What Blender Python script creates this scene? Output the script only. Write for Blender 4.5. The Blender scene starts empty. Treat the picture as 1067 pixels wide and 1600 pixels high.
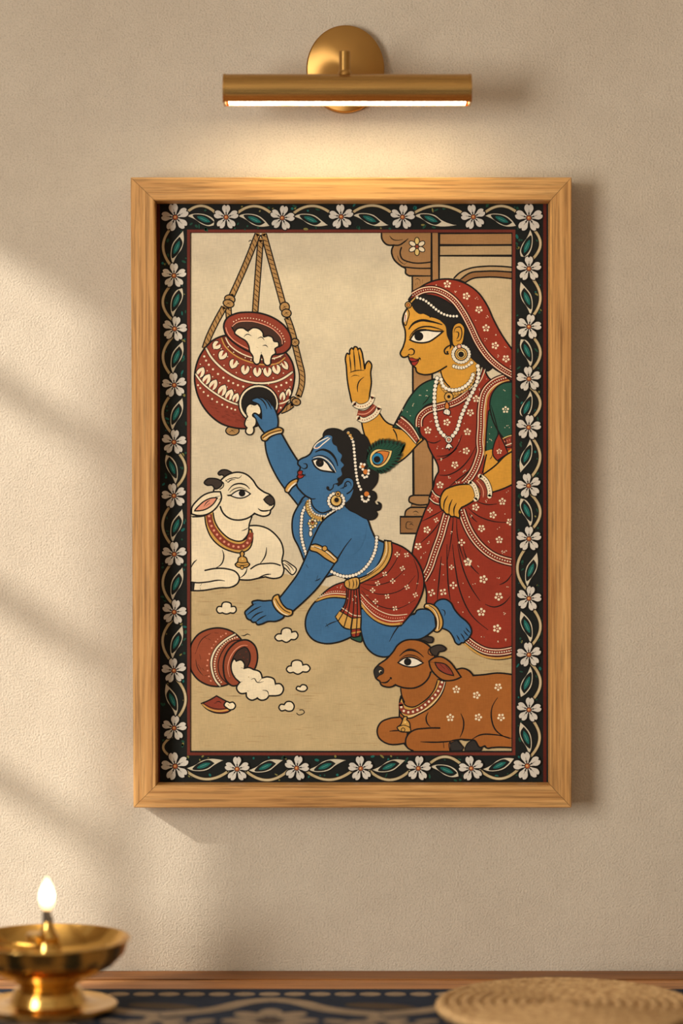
import bpy, bmesh, math, random
from mathutils import Vector, geometry

C = bpy.context.scene.collection
R = math.radians
# ------------------------------------------------------------------ camera
S = 0.00075                 # metres per photo pixel on the wall plane
D = 2.85                    # camera to wall
EYE = 1.2885                # lens height; table top is 0.75 m
cam_d = bpy.data.cameras.new('camera')
cam_d.sensor_fit = 'VERTICAL'; cam_d.sensor_height = 36; cam_d.sensor_width = 24
cam_d.lens = 36 * (D / S) / 1600
cam_d.dof.use_dof = True
cam_d.dof.focus_distance = D - 0.015
cam_d.dof.aperture_fstop = 1.1
cam_d.clip_start = 0.05
cam = bpy.data.objects.new('camera', cam_d); C.objects.link(cam)
cam.location = (0, -D, EYE); cam.rotation_euler = (R(90), 0, 0)
sc = bpy.context.scene
sc.camera = cam
# ------------------------------------------------------------------ world, light, exposure
vs = sc.view_settings
vs.view_transform = 'Standard'; vs.look = 'None'; vs.gamma = 1.0; vs.use_curve_mapping = False
vs.exposure = 0.1
W = bpy.data.worlds.new('World'); sc.world = W; W.use_nodes = True
bg = W.node_tree.nodes['Background']
# daylight of the open room in front: dimmer towards the far wall, brighter higher up
_nt = W.node_tree
_tc = _nt.nodes.new('ShaderNodeTexCoord'); _sx = _nt.nodes.new('ShaderNodeSeparateXYZ'); _cr = _nt.nodes.new('ShaderNodeValToRGB')
_nt.links.new(_tc.outputs['Generated'], _sx.inputs[0])
_mr = _nt.nodes.new('ShaderNodeMapRange'); _mr.inputs['From Min'].default_value = -0.5; _mr.inputs['From Max'].default_value = 0.6
_nt.links.new(_sx.outputs['Z'], _mr.inputs['Value']); _nt.links.new(_mr.outputs['Result'], _cr.inputs['Fac'])
_e = _cr.color_ramp.elements
_e[0].position = 0.0; _e[0].color = (0.50, 0.44, 0.37, 1)
_e[1].position = 1.0; _e[1].color = (1.0, 0.91, 0.81, 1)
for _p, _v in ((0.40, 0.42), (0.52, 0.48), (0.62, 0.95)):
    _q = _e.new(_p); _q.color = (_v, _v*0.90, _v*0.79, 1)
_nt.links.new(_cr.outputs['Color'], bg.inputs[0]); bg.inputs[1].default_value = 0.50
SUN_DY, SUN_DZ = 0.62, -0.66          # slope of the sun's path per metre to the right
sun_d = bpy.data.lights.new('sun', 'SUN'); sun_d.energy = 4.5; sun_d.angle = R(1.5)
sun_d.color = (1.0, 0.94, 0.85)
sun = bpy.data.objects.new('sun', sun_d); C.objects.link(sun)
sun.rotation_euler = Vector((1, SUN_DY, SUN_DZ)).to_track_quat('-Z', 'Y').to_euler()
fill_d = bpy.data.lights.new('window_daylight', 'AREA'); fill_d.shape = 'RECTANGLE'  # area lamp added inside the left wall as soft fill from that side
fill_d.size = 1.24; fill_d.size_y = 1.5; fill_d.energy = 92; fill_d.color = (1.0, 0.96, 0.90)
fill_lamp = bpy.data.objects.new('window_daylight', fill_d); C.objects.link(fill_lamp)
fill_lamp.location = (-1.58, -2.25, 1.38)
fill_lamp.rotation_euler = Vector((1, 0.0, -0.12)).to_track_quat('-Z', 'Z').to_euler()
cy = sc.cycles
cy.use_denoising = True
cy.max_bounces = 8; cy.diffuse_bounces = 4; cy.glossy_bounces = 4; cy.transmission_bounces = 4
cy.sample_clamp_indirect = 6.0
LAMP_POWER, FLAME_POWER = 21.0, 7.0

# ------------------------------------------------------------------ helpers
def lin(c):
    return tuple((v/255/12.92 if v/255 <= 0.04045 else ((v/255+0.055)/1.055)**2.4) for v in c) + (1,)

def px(x, y, d=0.0):
    """photo pixel -> point on the plane d metres in front of the wall"""
    k = S * (D - d) / D
    return Vector(((x-533.5)*k, -d, EYE + (800-y)*k))

def px_table(x, y, z=0.75):
    """photo pixel -> point on a level plane at height z"""
    k = (EYE - z) / ((y-800) * S)          # = (D-d)/D
    return Vector(((x-533.5)*S*k, -(D - k*D), z))

def new_mat(name):
    m = bpy.data.materials.new(name); m.use_nodes = True
    nt = m.node_tree
    return m, nt, nt.nodes['Principled BSDF']

def link(nt, a, b): nt.links.new(a, b)

def node(nt, t, **kw):
    n = nt.nodes.new(t)
    for k, v in kw.items(): setattr(n, k, v)
    return n

def coords(nt, scale=(1, 1, 1), kind='Object'):
    tc = node(nt, 'ShaderNodeTexCoord'); mp = node(nt, 'ShaderNodeMapping')
    mp.inputs['Scale'].default_value = scale
    link(nt, tc.outputs[kind], mp.inputs['Vector'])
    return mp.outputs['Vector']

def noise(nt, vec, scale, detail=4, rough=0.55, dist=0.0):
    n = node(nt, 'ShaderNodeTexNoise')
    n.inputs['Scale'].default_value = scale; n.inputs['Detail'].default_value = detail
    n.inputs['Roughness'].default_value = rough; n.inputs['Distortion'].default_value = dist
    link(nt, vec, n.inputs['Vector'])
    return n.outputs['Fac']

def ramp(nt, fac, stops):
    r = node(nt, 'ShaderNodeValToRGB')
    e = r.color_ramp.elements
    while len(e) < len(stops): e.new(0.5)
    for el, (p, c) in zip(e, stops): el.position = p; el.color = c
    link(nt, fac, r.inputs['Fac'])
    return r.outputs['Color']

def mixc(nt, fac, a, b, mode='MIX'):
    n = node(nt, 'ShaderNodeMix', data_type='RGBA', blend_type=mode)
    for sock, v in ((n.inputs[0], fac), (n.inputs[6], a), (n.inputs[7], b)):
        if isinstance(v, (int, float)): sock.default_value = v
        elif isinstance(v, tuple): sock.default_value = v
        else: link(nt, v, sock)
    return n.outputs[2]

def bump(nt, bsdf, h, strength, dist):
    b = node(nt, 'ShaderNodeBump'); b.inputs['Strength'].default_value = strength
    b.inputs['Distance'].default_value = dist
    link(nt, h, b.inputs['Height']); link(nt, b.outputs['Normal'], bsdf.inputs['Normal'])

def g(v): return (v, v, v, 1)

# ------------------------------------------------------------------ materials
def plaster(name, c1, c2, c3):
    m, nt, b = new_mat(name)
    v = coords(nt)
    big = noise(nt, v, 2.2, 5, 0.6)
    fine = noise(nt, v, 440, 3, 0.65)
    mid = noise(nt, v, 38, 5, 0.6)
    col = ramp(nt, big, [(0.3, lin(c1)), (0.55, lin(c2)), (0.75, lin(c3))])
    speck = ramp(nt, fine, [(0.34, g(0.86)), (0.50, g(1.0)), (0.68, g(1.04))])
    blot = ramp(nt, mid, [(0.3, g(0.96)), (0.6, g(1.01))])
    col = mixc(nt, 1.0, col, speck, 'MULTIPLY'); col = mixc(nt, 1.0, col, blot, 'MULTIPLY')
    link(nt, col, b.inputs['Base Color'])
    b.inputs['Roughness'].default_value = 0.93
    b.inputs['Specular IOR Level'].default_value = 0.2
    add = node(nt, 'ShaderNodeMath', operation='MULTIPLY_ADD')
    link(nt, mid, add.inputs[0]); add.inputs[1].default_value = 0.45; link(nt, fine, add.inputs[2])
    bump(nt, b, add.outputs[0], 0.78, 0.0020)
    return m

def oak(name, axis, dark, mid_c, light, rough=0.5):
    m, nt, b = new_mat(name)
    sc1 = [210, 210, 210]; sc1[axis] = 5
    v = coords(nt, tuple(sc1))
    n1 = noise(nt, v, 1.0, 6, 0.62, 0.7)
    sc2 = [430, 430, 430]; sc2[axis] = 14
    v2 = coords(nt, tuple(sc2))
    n2 = noise(nt, v2, 1.0, 3, 0.6)
    col = ramp(nt, n1, [(0.30, lin(dark)), (0.48, lin(mid_c)), (0.66, lin(light))])
    pores = ramp(nt, n2, [(0.36, g(0.66)), (0.50, g(1.0))])
    col = mixc(nt, 1.0, col, pores, 'MULTIPLY')
    link(nt, col, b.inputs['Base Color'])
    b.inputs['Roughness'].default_value = rough
    b.inputs['Specular IOR Level'].default_value = 0.35
    bump(nt, b, n2, 0.25, 0.0006)
    return m

def brass(name, base, rough, axis=None, aniso=0.0):
    m, nt, b = new_mat(name)
    b.inputs['Metallic'].default_value = 1.0
    sc_ = [8, 8, 8]
    if axis is not None:
        sc_ = [900, 900, 900]; sc_[axis] = 12
    v = coords(nt, tuple(sc_))
    n = noise(nt, v, 1.0, 3)
    d = tuple(c*0.86 for c in base)
    col = ramp(nt, n, [(0.3, lin(d)), (0.7, lin(base))])
    link(nt, col, b.inputs['Base Color'])
    rr = ramp(nt, n, [(0.3, g(rough*0.85)), (0.7, g(rough*1.2))])
    link(nt, rr, b.inputs['Roughness'])
    if axis is not None: bump(nt, b, n, 0.06, 0.0004)
    if aniso:
        tg = node(nt, 'ShaderNodeTangent', direction_type='RADIAL', axis='Y')
        b.inputs['Anisotropic'].default_value = aniso
        link(nt, tg.outputs['Tangent'], b.inputs['Tangent'])
    return m

def plain(name, c, rough=0.7, metal=0.0):
    m, nt, b = new_mat(name)
    v = coords(nt); n = noise(nt, v, 90, 4)
    col = ramp(nt, n, [(0.3, lin(tuple(x*0.9 for x in c))), (0.7, lin(c))])
    link(nt, col, b.inputs['Base Color'])
    b.inputs['Roughness'].default_value = rough; b.inputs['Metallic'].default_value = metal
    return m

def glow(name, c, s):
    m, nt, b = new_mat(name)
    b.inputs['Base Color'].default_value = (0.8, 0.8, 0.8, 1)
    b.inputs['Emission Color'].default_value = c; b.inputs['Emission Strength'].default_value = s
    return m

PAINT_GAIN = 1.0
def paint(name, c, mott=0.10):
    """matt pigment on woven cotton"""
    m, nt, b = new_mat('paint_' + name)
    v = coords(nt)
    blot = noise(nt, v, 26, 6, 0.65)
    wx = noise(nt, coords(nt, (90, 1, 1300)), 1.0, 2)
    wy = noise(nt, coords(nt, (1300, 1, 90)), 1.0, 2)
    wv = node(nt, 'ShaderNodeMath', operation='ADD'); link(nt, wx, wv.inputs[0]); link(nt, wy, wv.inputs[1])
    hf = node(nt, 'ShaderNodeMath', operation='MULTIPLY'); link(nt, wv.outputs[0], hf.inputs[0]); hf.inputs[1].default_value = 0.5
    cl = lin(c)
    a = tuple(x*PAINT_GAIN*(1-mott) for x in cl[:3]) + (1,); z = tuple(min(1, x*PAINT_GAIN*(1+mott)) for x in cl[:3]) + (1,)
    col = ramp(nt, blot, [(0.32, a), (0.68, z)])
    weave = ramp(nt, hf.outputs[0], [(0.38, g(1-mott*1.2)), (0.62, g(1+mott*0.7))])
    col = mixc(nt, 1.0, col, weave, 'MULTIPLY')
    link(nt, col, b.inputs['Base Color'])
    b.inputs['Roughness'].default_value = 0.78; b.inputs['Specular IOR Level'].default_value = 0.22
    bump(nt, b, hf.outputs[0], 0.12, 0.0003)
    return m

M = {}
M['wall'] = plaster('plaster', (191, 177, 157), (200, 187, 167), (206, 194, 174))
M['wall_side'] = plaster('plaster_side', (214, 203, 186), (222, 211, 194), (226, 216, 200))
M['ceiling'] = plain('ceiling_white', (225, 220, 210), 0.9)
M['floor'] = oak('floor_boards', 1, (95, 62, 36), (130, 90, 54), (150, 108, 68))
M['oak_h'] = oak('oak_horizontal', 0, (156, 108, 56), (190, 140, 80), (210, 162, 100))
M['oak_v'] = oak('oak_vertical', 2, (156, 108, 56), (190, 140, 80), (210, 162, 100))
M['table'] = oak('table_wood', 0, (140, 86, 40), (184, 122, 66), (206, 146, 86), 0.45)
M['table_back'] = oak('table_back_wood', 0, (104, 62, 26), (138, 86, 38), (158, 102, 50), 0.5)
M['brass_tube'] = brass('brushed_brass', (200, 156, 90), 0.25, 0)
M['brass_plate'] = brass('brushed_brass_disc', (200, 152, 84), 0.34, None, 0.9)
M['brass'] = brass('satin_brass', (200, 154, 86), 0.25)
M['brass_lamp'] = brass('polished_brass', (226, 180, 98), 0.17)
M['wick'] = plain('charred_wick', (40, 32, 28), 0.9)
M['trim'] = plain('window_paint', (225, 220, 210), 0.5)

PAL = dict(beige=(215, 200, 168), tan=(197, 173, 127), tan_deep=(200, 176, 130), streak=(176, 146, 100), ink=(24, 21, 18), ring=(90, 30, 20),
    border=(22, 25, 22), maroon=(108, 46, 34), rope=(174, 134, 80), rope_dark=(74, 48, 24), pot=(140, 60, 42), pot_dark=(104, 44, 30), clay=(150, 74, 46),
    hollow=(66, 44, 34), black=(30, 27, 24), cream=(238, 222, 186), white=(240, 230, 208), pink=(224, 150, 120),
    blue=(64, 110, 150), blue_light=(96, 142, 178), skin=(212, 153, 56), red=(148, 52, 33), red_dark=(112, 34, 22), green=(40, 84, 66), teal=(26, 100, 92), pale_teal=(120, 178, 160),
    gold=(204, 156, 78), pale_gold=(226, 196, 120), cow=(162, 97, 42), cow_dark=(146, 74, 30), horn=(62, 52, 44), hoof=(48, 44, 40), pillar=(166, 124, 78), pillar_dark=(142, 100, 60), stone=(186, 156, 112), dust=(204, 182, 142),
    petal=(208, 202, 188), stem=(188, 168, 124), stem_pale=(206, 196, 170), core=(166, 88, 50), lip=(158, 48, 36), orange=(206, 122, 52), eye_blue=(42, 128, 170), olive=(128, 122, 66), leaf=(30, 74, 56))
PM = {k: paint(k, v, 0.05 if k in ('ink', 'black') else 0.09) for k, v in PAL.items()}

# ------------------------------------------------------------------ object helpers
def tag(o, label=None, cat=None, group=None, kind=None):
    if label: o['label'] = label
    if cat: o['category'] = cat
    if group: o['group'] = group
    if kind: o['kind'] = kind
    return o

def empty(name, loc):
    o = bpy.data.objects.new(name, None); C.objects.link(o); o.location = loc
    o.empty_display_size = 0.05
    return o

def origin_of(o):
    v = Vector((0, 0, 0))
    while o is not None:
        v = v + o.location; o = o.parent
    return v

def obj(name, bm, mats, parent=None, smooth=False, loc=None):
    """bm is in world coordinates; the mesh is stored relative to its parent (or loc)"""
    me = bpy.data.meshes.new(name)
    org = origin_of(parent) if parent else Vector(loc or (0, 0, 0))
    bmesh.ops.translate(bm, verts=bm.verts, vec=-org)
    bmesh.ops.recalc_face_normals(bm, faces=bm.faces)
    bm.to_mesh(me); bm.free()
    for m in (mats if isinstance(mats, (list, tuple)) else [mats]): me.materials.append(m)
    if smooth:
        for p in me.polygons: p.use_smooth = True
        me.set_sharp_from_angle(angle=R(38))
    o = bpy.data.objects.new(name, me); C.objects.link(o)
    if parent: o.parent = parent
    else: o.location = org
    return o

def box(bm, a, b, bevel=0.0):
    (x0, y0, z0), (x1, y1, z1) = a, b
    vs_ = [bm.verts.new(p) for p in ((x0,y0,z0),(x1,y0,z0),(x1,y1,z0),(x0,y1,z0),(x0,y0,z1),(x1,y0,z1),(x1,y1,z1),(x0,y1,z1))]
    fs = [bm.faces.new([vs_[i] for i in q]) for q in ((0,3,2,1),(4,5,6,7),(0,1,5,4),(1,2,6,5),(2,3,7,6),(3,0,4,7))]
    if bevel:
        es = list({e for f in fs for e in f.edges})
        bmesh.ops.bevel(bm, geom=es, offset=bevel, segments=2, affect='EDGES', profile=0.5)
    return vs_

def lathe(bm, prof, centre, seg=64, axis='Z', closed=False):
    """prof: list of (radius, height)"""
    rings = []
    c = Vector(centre)
    for r, h in prof:
        ring = []
        if r < 1e-7:
            p = Vector((0, 0, h)) if axis == 'Z' else (Vector((h, 0, 0)) if axis == 'X' else Vector((0, h, 0)))
            ring = [bm.verts.new(c + p)]
        else:
            for i in range(seg):
                a = 2*math.pi*i/seg
                u, v = r*math.cos(a), r*math.sin(a)
                p = (u, v, h) if axis == 'Z' else ((h, u, v) if axis == 'X' else (u, h, v))
                ring.append(bm.verts.new(c + Vector(p)))
        rings.append(ring)
    pairs = list(zip(rings, rings[1:]))
    if closed: pairs.append((rings[-1], rings[0]))
    for A, B in pairs:
        if len(A) == 1 and len(B) == 1: continue
        for i in range(seg):
            j = (i+1) % seg
            if len(A) == 1: bm.faces.new((A[0], B[i], B[j]))
            elif len(B) == 1: bm.faces.new((A[i], A[j], B[0]))
            else: bm.faces.new((A[i], A[j], B[j], B[i]))
    return rings

def tube(bm, pts, rad, seg=20, caps=True):
    pts = [Vector(p) for p in pts]
    rings = []
    n = len(pts)
    up = None
    for i, p in enumerate(pts):
        t = (pts[min(i+1, n-1)] - pts[max(i-1, 0)]).normalized()
        if up is None:
            up = t.orthogonal().normalized()
        up = (up - t*up.dot(t)).normalized()
        s = t.cross(up)
        r = rad(i/(n-1)) if callable(rad) else rad
        rings.append([bm.verts.new(p + (up*math.cos(2*math.pi*k/seg) + s*math.sin(2*math.pi*k/seg))*r) for k in range(seg)])
    for A, B in zip(rings, rings[1:]):
        for i in range(seg):
            j = (i+1) % seg
            bm.faces.new((A[i], A[j], B[j], B[i]))
    if caps:
        bm.faces.new(rings[0][::-1]); bm.faces.new(rings[-1])

# ------------------------------------------------------------------ the setting
XL, XR, YF, ZC = -1.6, 1.5, -4.2, 2.75
bm = bmesh.new(); box(bm, (XL-0.1, 0, 0), (XR+0.1, 0.1, ZC))
tag(obj('wall_back', bm, M['wall']), 'beige textured plaster wall behind the framed painting', kind='structure')
bm = bmesh.new(); box(bm, (XL-0.1, YF, -0.05), (XR+0.1, 0.1, 0))
tag(obj('floor', bm, M['floor']), kind='structure')
bm = bmesh.new(); box(bm, (XL-0.1, YF, ZC), (XR+0.1, 0.1, ZC+0.05))
tag(obj('ceiling', bm, M['ceiling']), kind='structure')
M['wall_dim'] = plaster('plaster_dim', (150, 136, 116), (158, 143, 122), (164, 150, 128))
bm = bmesh.new(); box(bm, (XR, YF, 0), (XR+0.1, 0, ZC))
tag(obj('wall_right', bm, M['wall_dim']), kind='structure')

# left wall with its windows: the low sun comes through the first two; the third is added to go with the fill lamp
def win_z(y_px):             # photo row at the picture's left edge -> height on the left wall's plane
    z = EYE + (800-y_px)*S
    return z - SUN_DZ*(-0.40 - XL)
def win_y(x_px):             # photo column on the back wall -> depth on the left wall
    x = (x_px-533.5)*S
    return -(x - XL)*SUN_DY
A_Y = (win_y(-190), win_y(172)); A_Z = (win_z(1640), win_z(385))
B_Y = (win_y(228), win_y(330)); B_Z = (win_z(1620), win_z(1020))
D_Y = (-1.62, -2.88); D_Z = (0.62, 2.14)
def hole_wall(holes):
    bm = bmesh.new()
    ys = sorted({0.0, YF} | {v for h in holes for v in h[0]}); zs = sorted({0.0, ZC} | {v for h in holes for v in h[1]})
    for i in range(len(ys)-1):
        for j in range(len(zs)-1):
            cyy, czz = (ys[i]+ys[i+1])/2, (zs[j]+zs[j+1])/2
            if any(min(h[0]) < cyy < max(h[0]) and min(h[1]) < czz < max(h[1]) for h in holes): continue
            box(bm, (XL-0.012, ys[i], zs[j]), (XL, ys[i+1], zs[j+1]))
    return bm
tag(obj('wall_left', hole_wall([(A_Y, A_Z), (B_Y, B_Z), (D_Y, D_Z)]), M['wall_side']), kind='structure')
def window(n, Y, Z, rails, t=0.02):
    w = empty('window_%d' % n, (XL-0.02, (Y[0]+Y[1])/2, min(Z))); tag(w, kind='structure')
    bm = bmesh.new()
    y0, y1 = min(Y), max(Y); z0, z1 = min(Z), max(Z)
    e = 0.004
    for a, b in (((y0, z0), (y1, z0+e)), ((y0, z1-e), (y1, z1)), ((y0, z0), (y0+e, z1)), ((y1-e, z0), (y1, z1))):
        box(bm, (XL-0.011, a[0], a[1]), (XL-0.002, b[0], b[1]))
    obj('window_frame', bm, M['trim'], w)
    for z in rails:
        bm = bmesh.new(); box(bm, (XL-0.011, y0+e, z-t), (XL-0.003, y1-e, z+t))
        obj('glazing_bar', bm, M['trim'], w)
window(1, A_Y, A_Z, [win_z(v) for v in (594, 925, 1210)], 0.016)
window(2, B_Y, B_Z, [])
window(3, D_Y, D_Z, [1.25, 1.7])  # unseen opening added behind the fill lamp, whose light starts inside the room

# ------------------------------------------------------------------ console table
bm = bmesh.new(); box(bm, (-0.95, -0.42, 0.715), (0.95, -0.002, 0.75), 0.003)
tbl = empty('console_table', (0, -0.21, 0)); tag(tbl, 'brown wooden console table along the foot of the plaster wall', 'table')
obj('tabletop', bm, M['table'], tbl)
bm = bmesh.new(); box(bm, (-0.95, -0.052, 0.7502), (0.95, -0.002, 0.7512), 0.0004); obj('back_strip', bm, M['table_back'], tbl)['label'] = 'darker wood strip along the wall'  # thin strip added in a darker tone for the dark band at the wall
for sx in (-1, 1):
    for yy in (-0.39, -0.035):
        bm = bmesh.new(); box(bm, (sx*0.90-0.022, yy-0.022, 0), (sx*0.90+0.022, yy+0.022, 0.715), 0.002)
        obj('leg', bm, M['table'], tbl)
bm = bmesh.new(); box(bm, (-0.878, -0.40, 0.64), (0.878, -0.38, 0.715), 0.001); obj('apron', bm, M['table'], tbl)

# ------------------------------------------------------------------ 2-D painting kit (flat pigment shapes on cloth)
def cr(pts, closed, step=5):
    """centripetal-ish Catmull-Rom through the points; third value truthy = corner"""
    n = len(pts)
    out = []
    rng = range(n) if closed else range(n-1)
    for i in rng:
        p1, p2 = pts[i], pts[(i+1) % n]
        p0 = pts[(i-1) % n] if (closed or i > 0) else None
        p3 = pts[(i+2) % n] if (closed or i+2 < n) else None
        if p1[2]: p0 = None
        if p2[2]: p3 = None
        dx, dy = p2[0]-p1[0], p2[1]-p1[1]
        L = math.hypot(dx, dy)
        def tan(a, b, c):      # tangent at b scaled to this segment
            if a is None or c is None: return None
            l1 = math.hypot(b[0]-a[0], b[1]-a[1]) or 1e-6; l2 = math.hypot(c[0]-b[0], c[1]-b[1]) or 1e-6
            tx = ((b[0]-a[0])/l1*l2 + (c[0]-b[0])/l2*l1)/(l1+l2); ty = ((b[1]-a[1])/l1*l2 + (c[1]-b[1])/l2*l1)/(l1+l2)
            return tx*L, ty*L
        m1 = tan(p0, p1, p2); m2 = tan(p1, p2, p3)
        if m1 is None and m2 is None: m1 = m2 = (dx, dy)
        elif m1 is None: m1 = (1.5*dx-0.5*m2[0], 1.5*dy-0.5*m2[1])
        elif m2 is None: m2 = (1.5*dx-0.5*m1[0], 1.5*dy-0.5*m1[1])
        k = max(2, min(step, int(L/1.6)+1)) if not (p0 is None and p3 is None) else 1
        for s in range(k):
            t = s/k
            h00 = 2*t**3-3*t*t+1; h10 = t**3-2*t*t+t; h01 = -2*t**3+3*t*t; h11 = t**3-t*t
            out.append((h00*p1[0]+h10*m1[0]+h01*p2[0]+h11*m2[0], h00*p1[1]+h10*m1[1]+h01*p2[1]+h11*m2[1]))
    if not closed: out.append((pts[-1][0], pts[-1][1]))
    return out

CROPS = dict(A=(290, 360, 200/1067), B=(290, 480, 200/1067), C=(440, 650, 200/1067), D=(290, 720, 190/1067), E=(370, 780, 310/1067),
             F=(290, 920, 210/1067), G=(570, 980, 240/1067), H=(590, 360, 220/1067), I=(530, 530, 280/1067), J=(620, 700, 190/1067),
             K=(640, 860, 170/1067), L=(380, 590, 180/1067), P=(0, 0, 1.0))
def T(s, crop='P'):
    """'x,y x,y! B:x,y' -> [(px, py, corner)]; a letter switches the measuring sheet"""
    out = []
    for w in s.split():
        if ':' in w: crop, w = w.split(':')
        c = w.endswith('!')
        x, y = w.rstrip('!').split(',')
        ox, oy, k = CROPS[crop]
        out.append((ox+float(x)*k, oy+float(y)*k, c))
    return out

class Sheet:
    """collects flat shapes, each a hair above the last; maps 2-D to 3-D with f(x, y, height)"""
    lift = 0.0000025
    def __init__(self, f, level=0):
        self.f = f; self.level = level; self.crop = 'P'
        self.v = []; self.fc = []; self.mi = []; self.mats = []
    def mat(self, name):
        if name not in self.mats: self.mats.append(name)
        return self.mats.index(name)
    def up(self): self.level += 1
    def T(self, p): return T(p, self.crop) if isinstance(p, str) else [q if len(q) == 3 else (q[0], q[1], False) for q in p]
    def poly(self, pts, col):
        if len(pts) < 3: return
        vs2, _, fs, _, _, _ = geometry.delaunay_2d_cdt([Vector(p) for p in pts], [], [list(range(len(pts)))], 1, 1e-5)
        b = len(self.v); mi = self.mat(col); h = self.level*self.lift
        for p in vs2: self.v.append(self.f(p[0], p[1], h))
        for q in fs: self.fc.append([b+i for i in q]); self.mi.append(mi)
    def ribbon(self, pts, w, col, closed=False, taper=0):
        n = len(pts)
        if n < 2: return
        b = len(self.v); mi = self.mat(col); h = self.level*self.lift
        for i, p in enumerate(pts):
            a = pts[(i-1) % n] if (closed or i > 0) else p
            c = pts[(i+1) % n] if (closed or i < n-1) else p
            tx, ty = c[0]-a[0], c[1]-a[1]; L = math.hypot(tx, ty) or 1e-6
            hw = w/2
            if taper:
                t = i/(n-1)
                e = min(1, t/0.35) if taper in (1, 3) else 1
                e2 = min(1, (1-t)/0.35) if taper in (2, 3) else 1
                hw *= 0.4+0.6*min(e, e2)
            # mitre
            d1 = (p[0]-a[0], p[1]-a[1]); l1 = math.hypot(*d1); 
            k = 1.0
            if l1 > 1e-6:
                cosv = abs((d1[0]*tx+d1[1]*ty)/(l1*L)); k = min(1.5, 1/max(0.4, cosv))
            nx, ny = -ty/L*hw*k, tx/L*hw*k
            self.v.append(self.f(p[0]+nx, p[1]+ny, h)); self.v.append(self.f(p[0]-nx, p[1]-ny, h))
        for i in range(n if closed else n-1):
            j = (i+1) % n
            self.fc.append([b+2*i, b+2*i+1, b+2*j+1, b+2*j]); self.mi.append(mi)
        if not closed and not taper and w <= 7.2:
            for e, q in ((0, 1), (n-1, n-2)):
                self.disc(pts[e][0], pts[e][1], w/2, col, 8)
    def disc(self, x, y, r, col, seg=12, ry=None, rot=0):
        ry = ry or r
        b = len(self.v); mi = self.mat(col); h = self.level*self.lift
        ca, sa = math.cos(rot), math.sin(rot)
        for i in range(seg):
            a = 2*math.pi*i/seg; u, w = r*math.cos(a), ry*math.sin(a)
            self.v.append(self.f(x+u*ca-w*sa, y+u*sa+w*ca, h))
        self.fc.append([b+i for i in range(seg)]); self.mi.append(mi)
    # -- drawing calls
    def shape(self, p, fill, w=2.1, ink='ink'):
        q = cr(self.T(p), True)
        if fill: self.up(); self.poly(q, fill)
        if w: self.up(); self.ribbon(q, w*1.14, ink, True)
    def line(self, p, w=1.5, col='ink', taper=0):
        w = w*1.14 if col == 'ink' else w
        self.up(); self.ribbon(cr(self.T(p), False), w, col, False, taper)
    def lines(self, ps, w=1.4, col='ink', taper=3):
        w = w*1.22 if col == 'ink' else w
        self.up()
        for p in ps.split('|'): self.ribbon(cr(self.T(p.strip()), False), w, col, False, taper)
    def oval(self, x, y, r, fill, w=1.6, ry=None, rot=0, seg=28, ink='ink'):
        (X, Y, _), = T('%f,%f' % (x, y), self.crop); k = CROPS[self.crop][2]
        r *= k; ry = (ry or r/k)*k
        if w: self.up(); self.disc(X, Y, r+w/2, ink, seg, ry+w/2, rot)
        if fill: self.up(); self.disc(X, Y, r-w/2, fill, seg, ry-w/2, rot)
    def dots(self, p, r, col, ink=0):
        k = CROPS[self.crop][2]; q = self.T(p)
        if ink:
            self.up()
            for t in q: self.disc(t[0], t[1], r*k+ink, 'ink', 10)
        self.up()
        for t in q: self.disc(t[0], t[1], r*k, col, 10)
    def along(self, p, gap):
        """points every gap photo pixels along a path"""
        q = cr(self.T(p), False, 12); out = []; acc = 0.0; out.append(q[0])
        for a, b in zip(q, q[1:]):
            L = math.hypot(b[0]-a[0], b[1]-a[1]); s = gap-acc
            while s <= L:
                out.append((a[0]+(b[0]-a[0])*s/L, a[1]+(b[1]-a[1])*s/L)); s += gap
            acc = L-(s-gap)
        return out
    def beads(self, p, r, gap, col='white', ink=0.7):
        q = self.along(p, gap)
        if ink:
            self.up()
            for x, y in q: self.disc(x, y, r+ink, 'ink', 10)
        self.up()
        for x, y in q: self.disc(x, y, r, col, 10)
    def band(self, p, layers):
        """concentric ribbons along a path"""
        q = cr(self.T(p), False)
        for w, col in layers: self.up(); self.ribbon(q, w, col)
    def offset(self, p, d):
        q = cr(self.T(p), False); n = len(q); out = []
        for i in range(n):
            a, c = q[max(i-1, 0)], q[min(i+1, n-1)]
            tx, ty = c[0]-a[0], c[1]-a[1]; L = math.hypot(tx, ty) or 1e-6
            out.append((q[i][0]-ty/L*d, q[i][1]+tx/L*d))
        return out
    def trim_band(self, p, w, base='red', dot='white', dots=1.0, gap=3.6):
        """sari border: two pale lines with a beaded row between"""
        q = cr(self.T(p), False)
        self.up(); self.ribbon(q, w+3.0, 'ink'); self.up(); self.ribbon(q, w, base)
        for s in (-1, 1):
            self.up(); self.ribbon(self.offset(p, s*(w/2-1.3)), 1.3, dot)
        self.up(); self.ribbon(q, dots*2+1.6, 'red_dark')
        self.beads(p, dots, gap, dot, 0)
    def blossom(self, x, y, r, col='white', n=5, rot=0.0):
        (X, Y, _), = T('%f,%f' % (x, y), self.crop)
        for i in range(n):
            a = rot-math.pi/2+2*math.pi*i/n
            self.disc(X+math.cos(a)*r*0.62, Y+math.sin(a)*r*0.62, r*0.285, col, 9)
        self.disc(X, Y, r*0.15, col, 6)
    def blossoms(self, crop, p, r, n=5):
        self.up(); c = self.crop; self.crop = crop
        for i, w in enumerate(p.split()):
            x, y = w.split(','); self.blossom(float(x), float(y), r, 'cream', n, 0.3*(i % 3))
        self.crop = c
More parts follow.
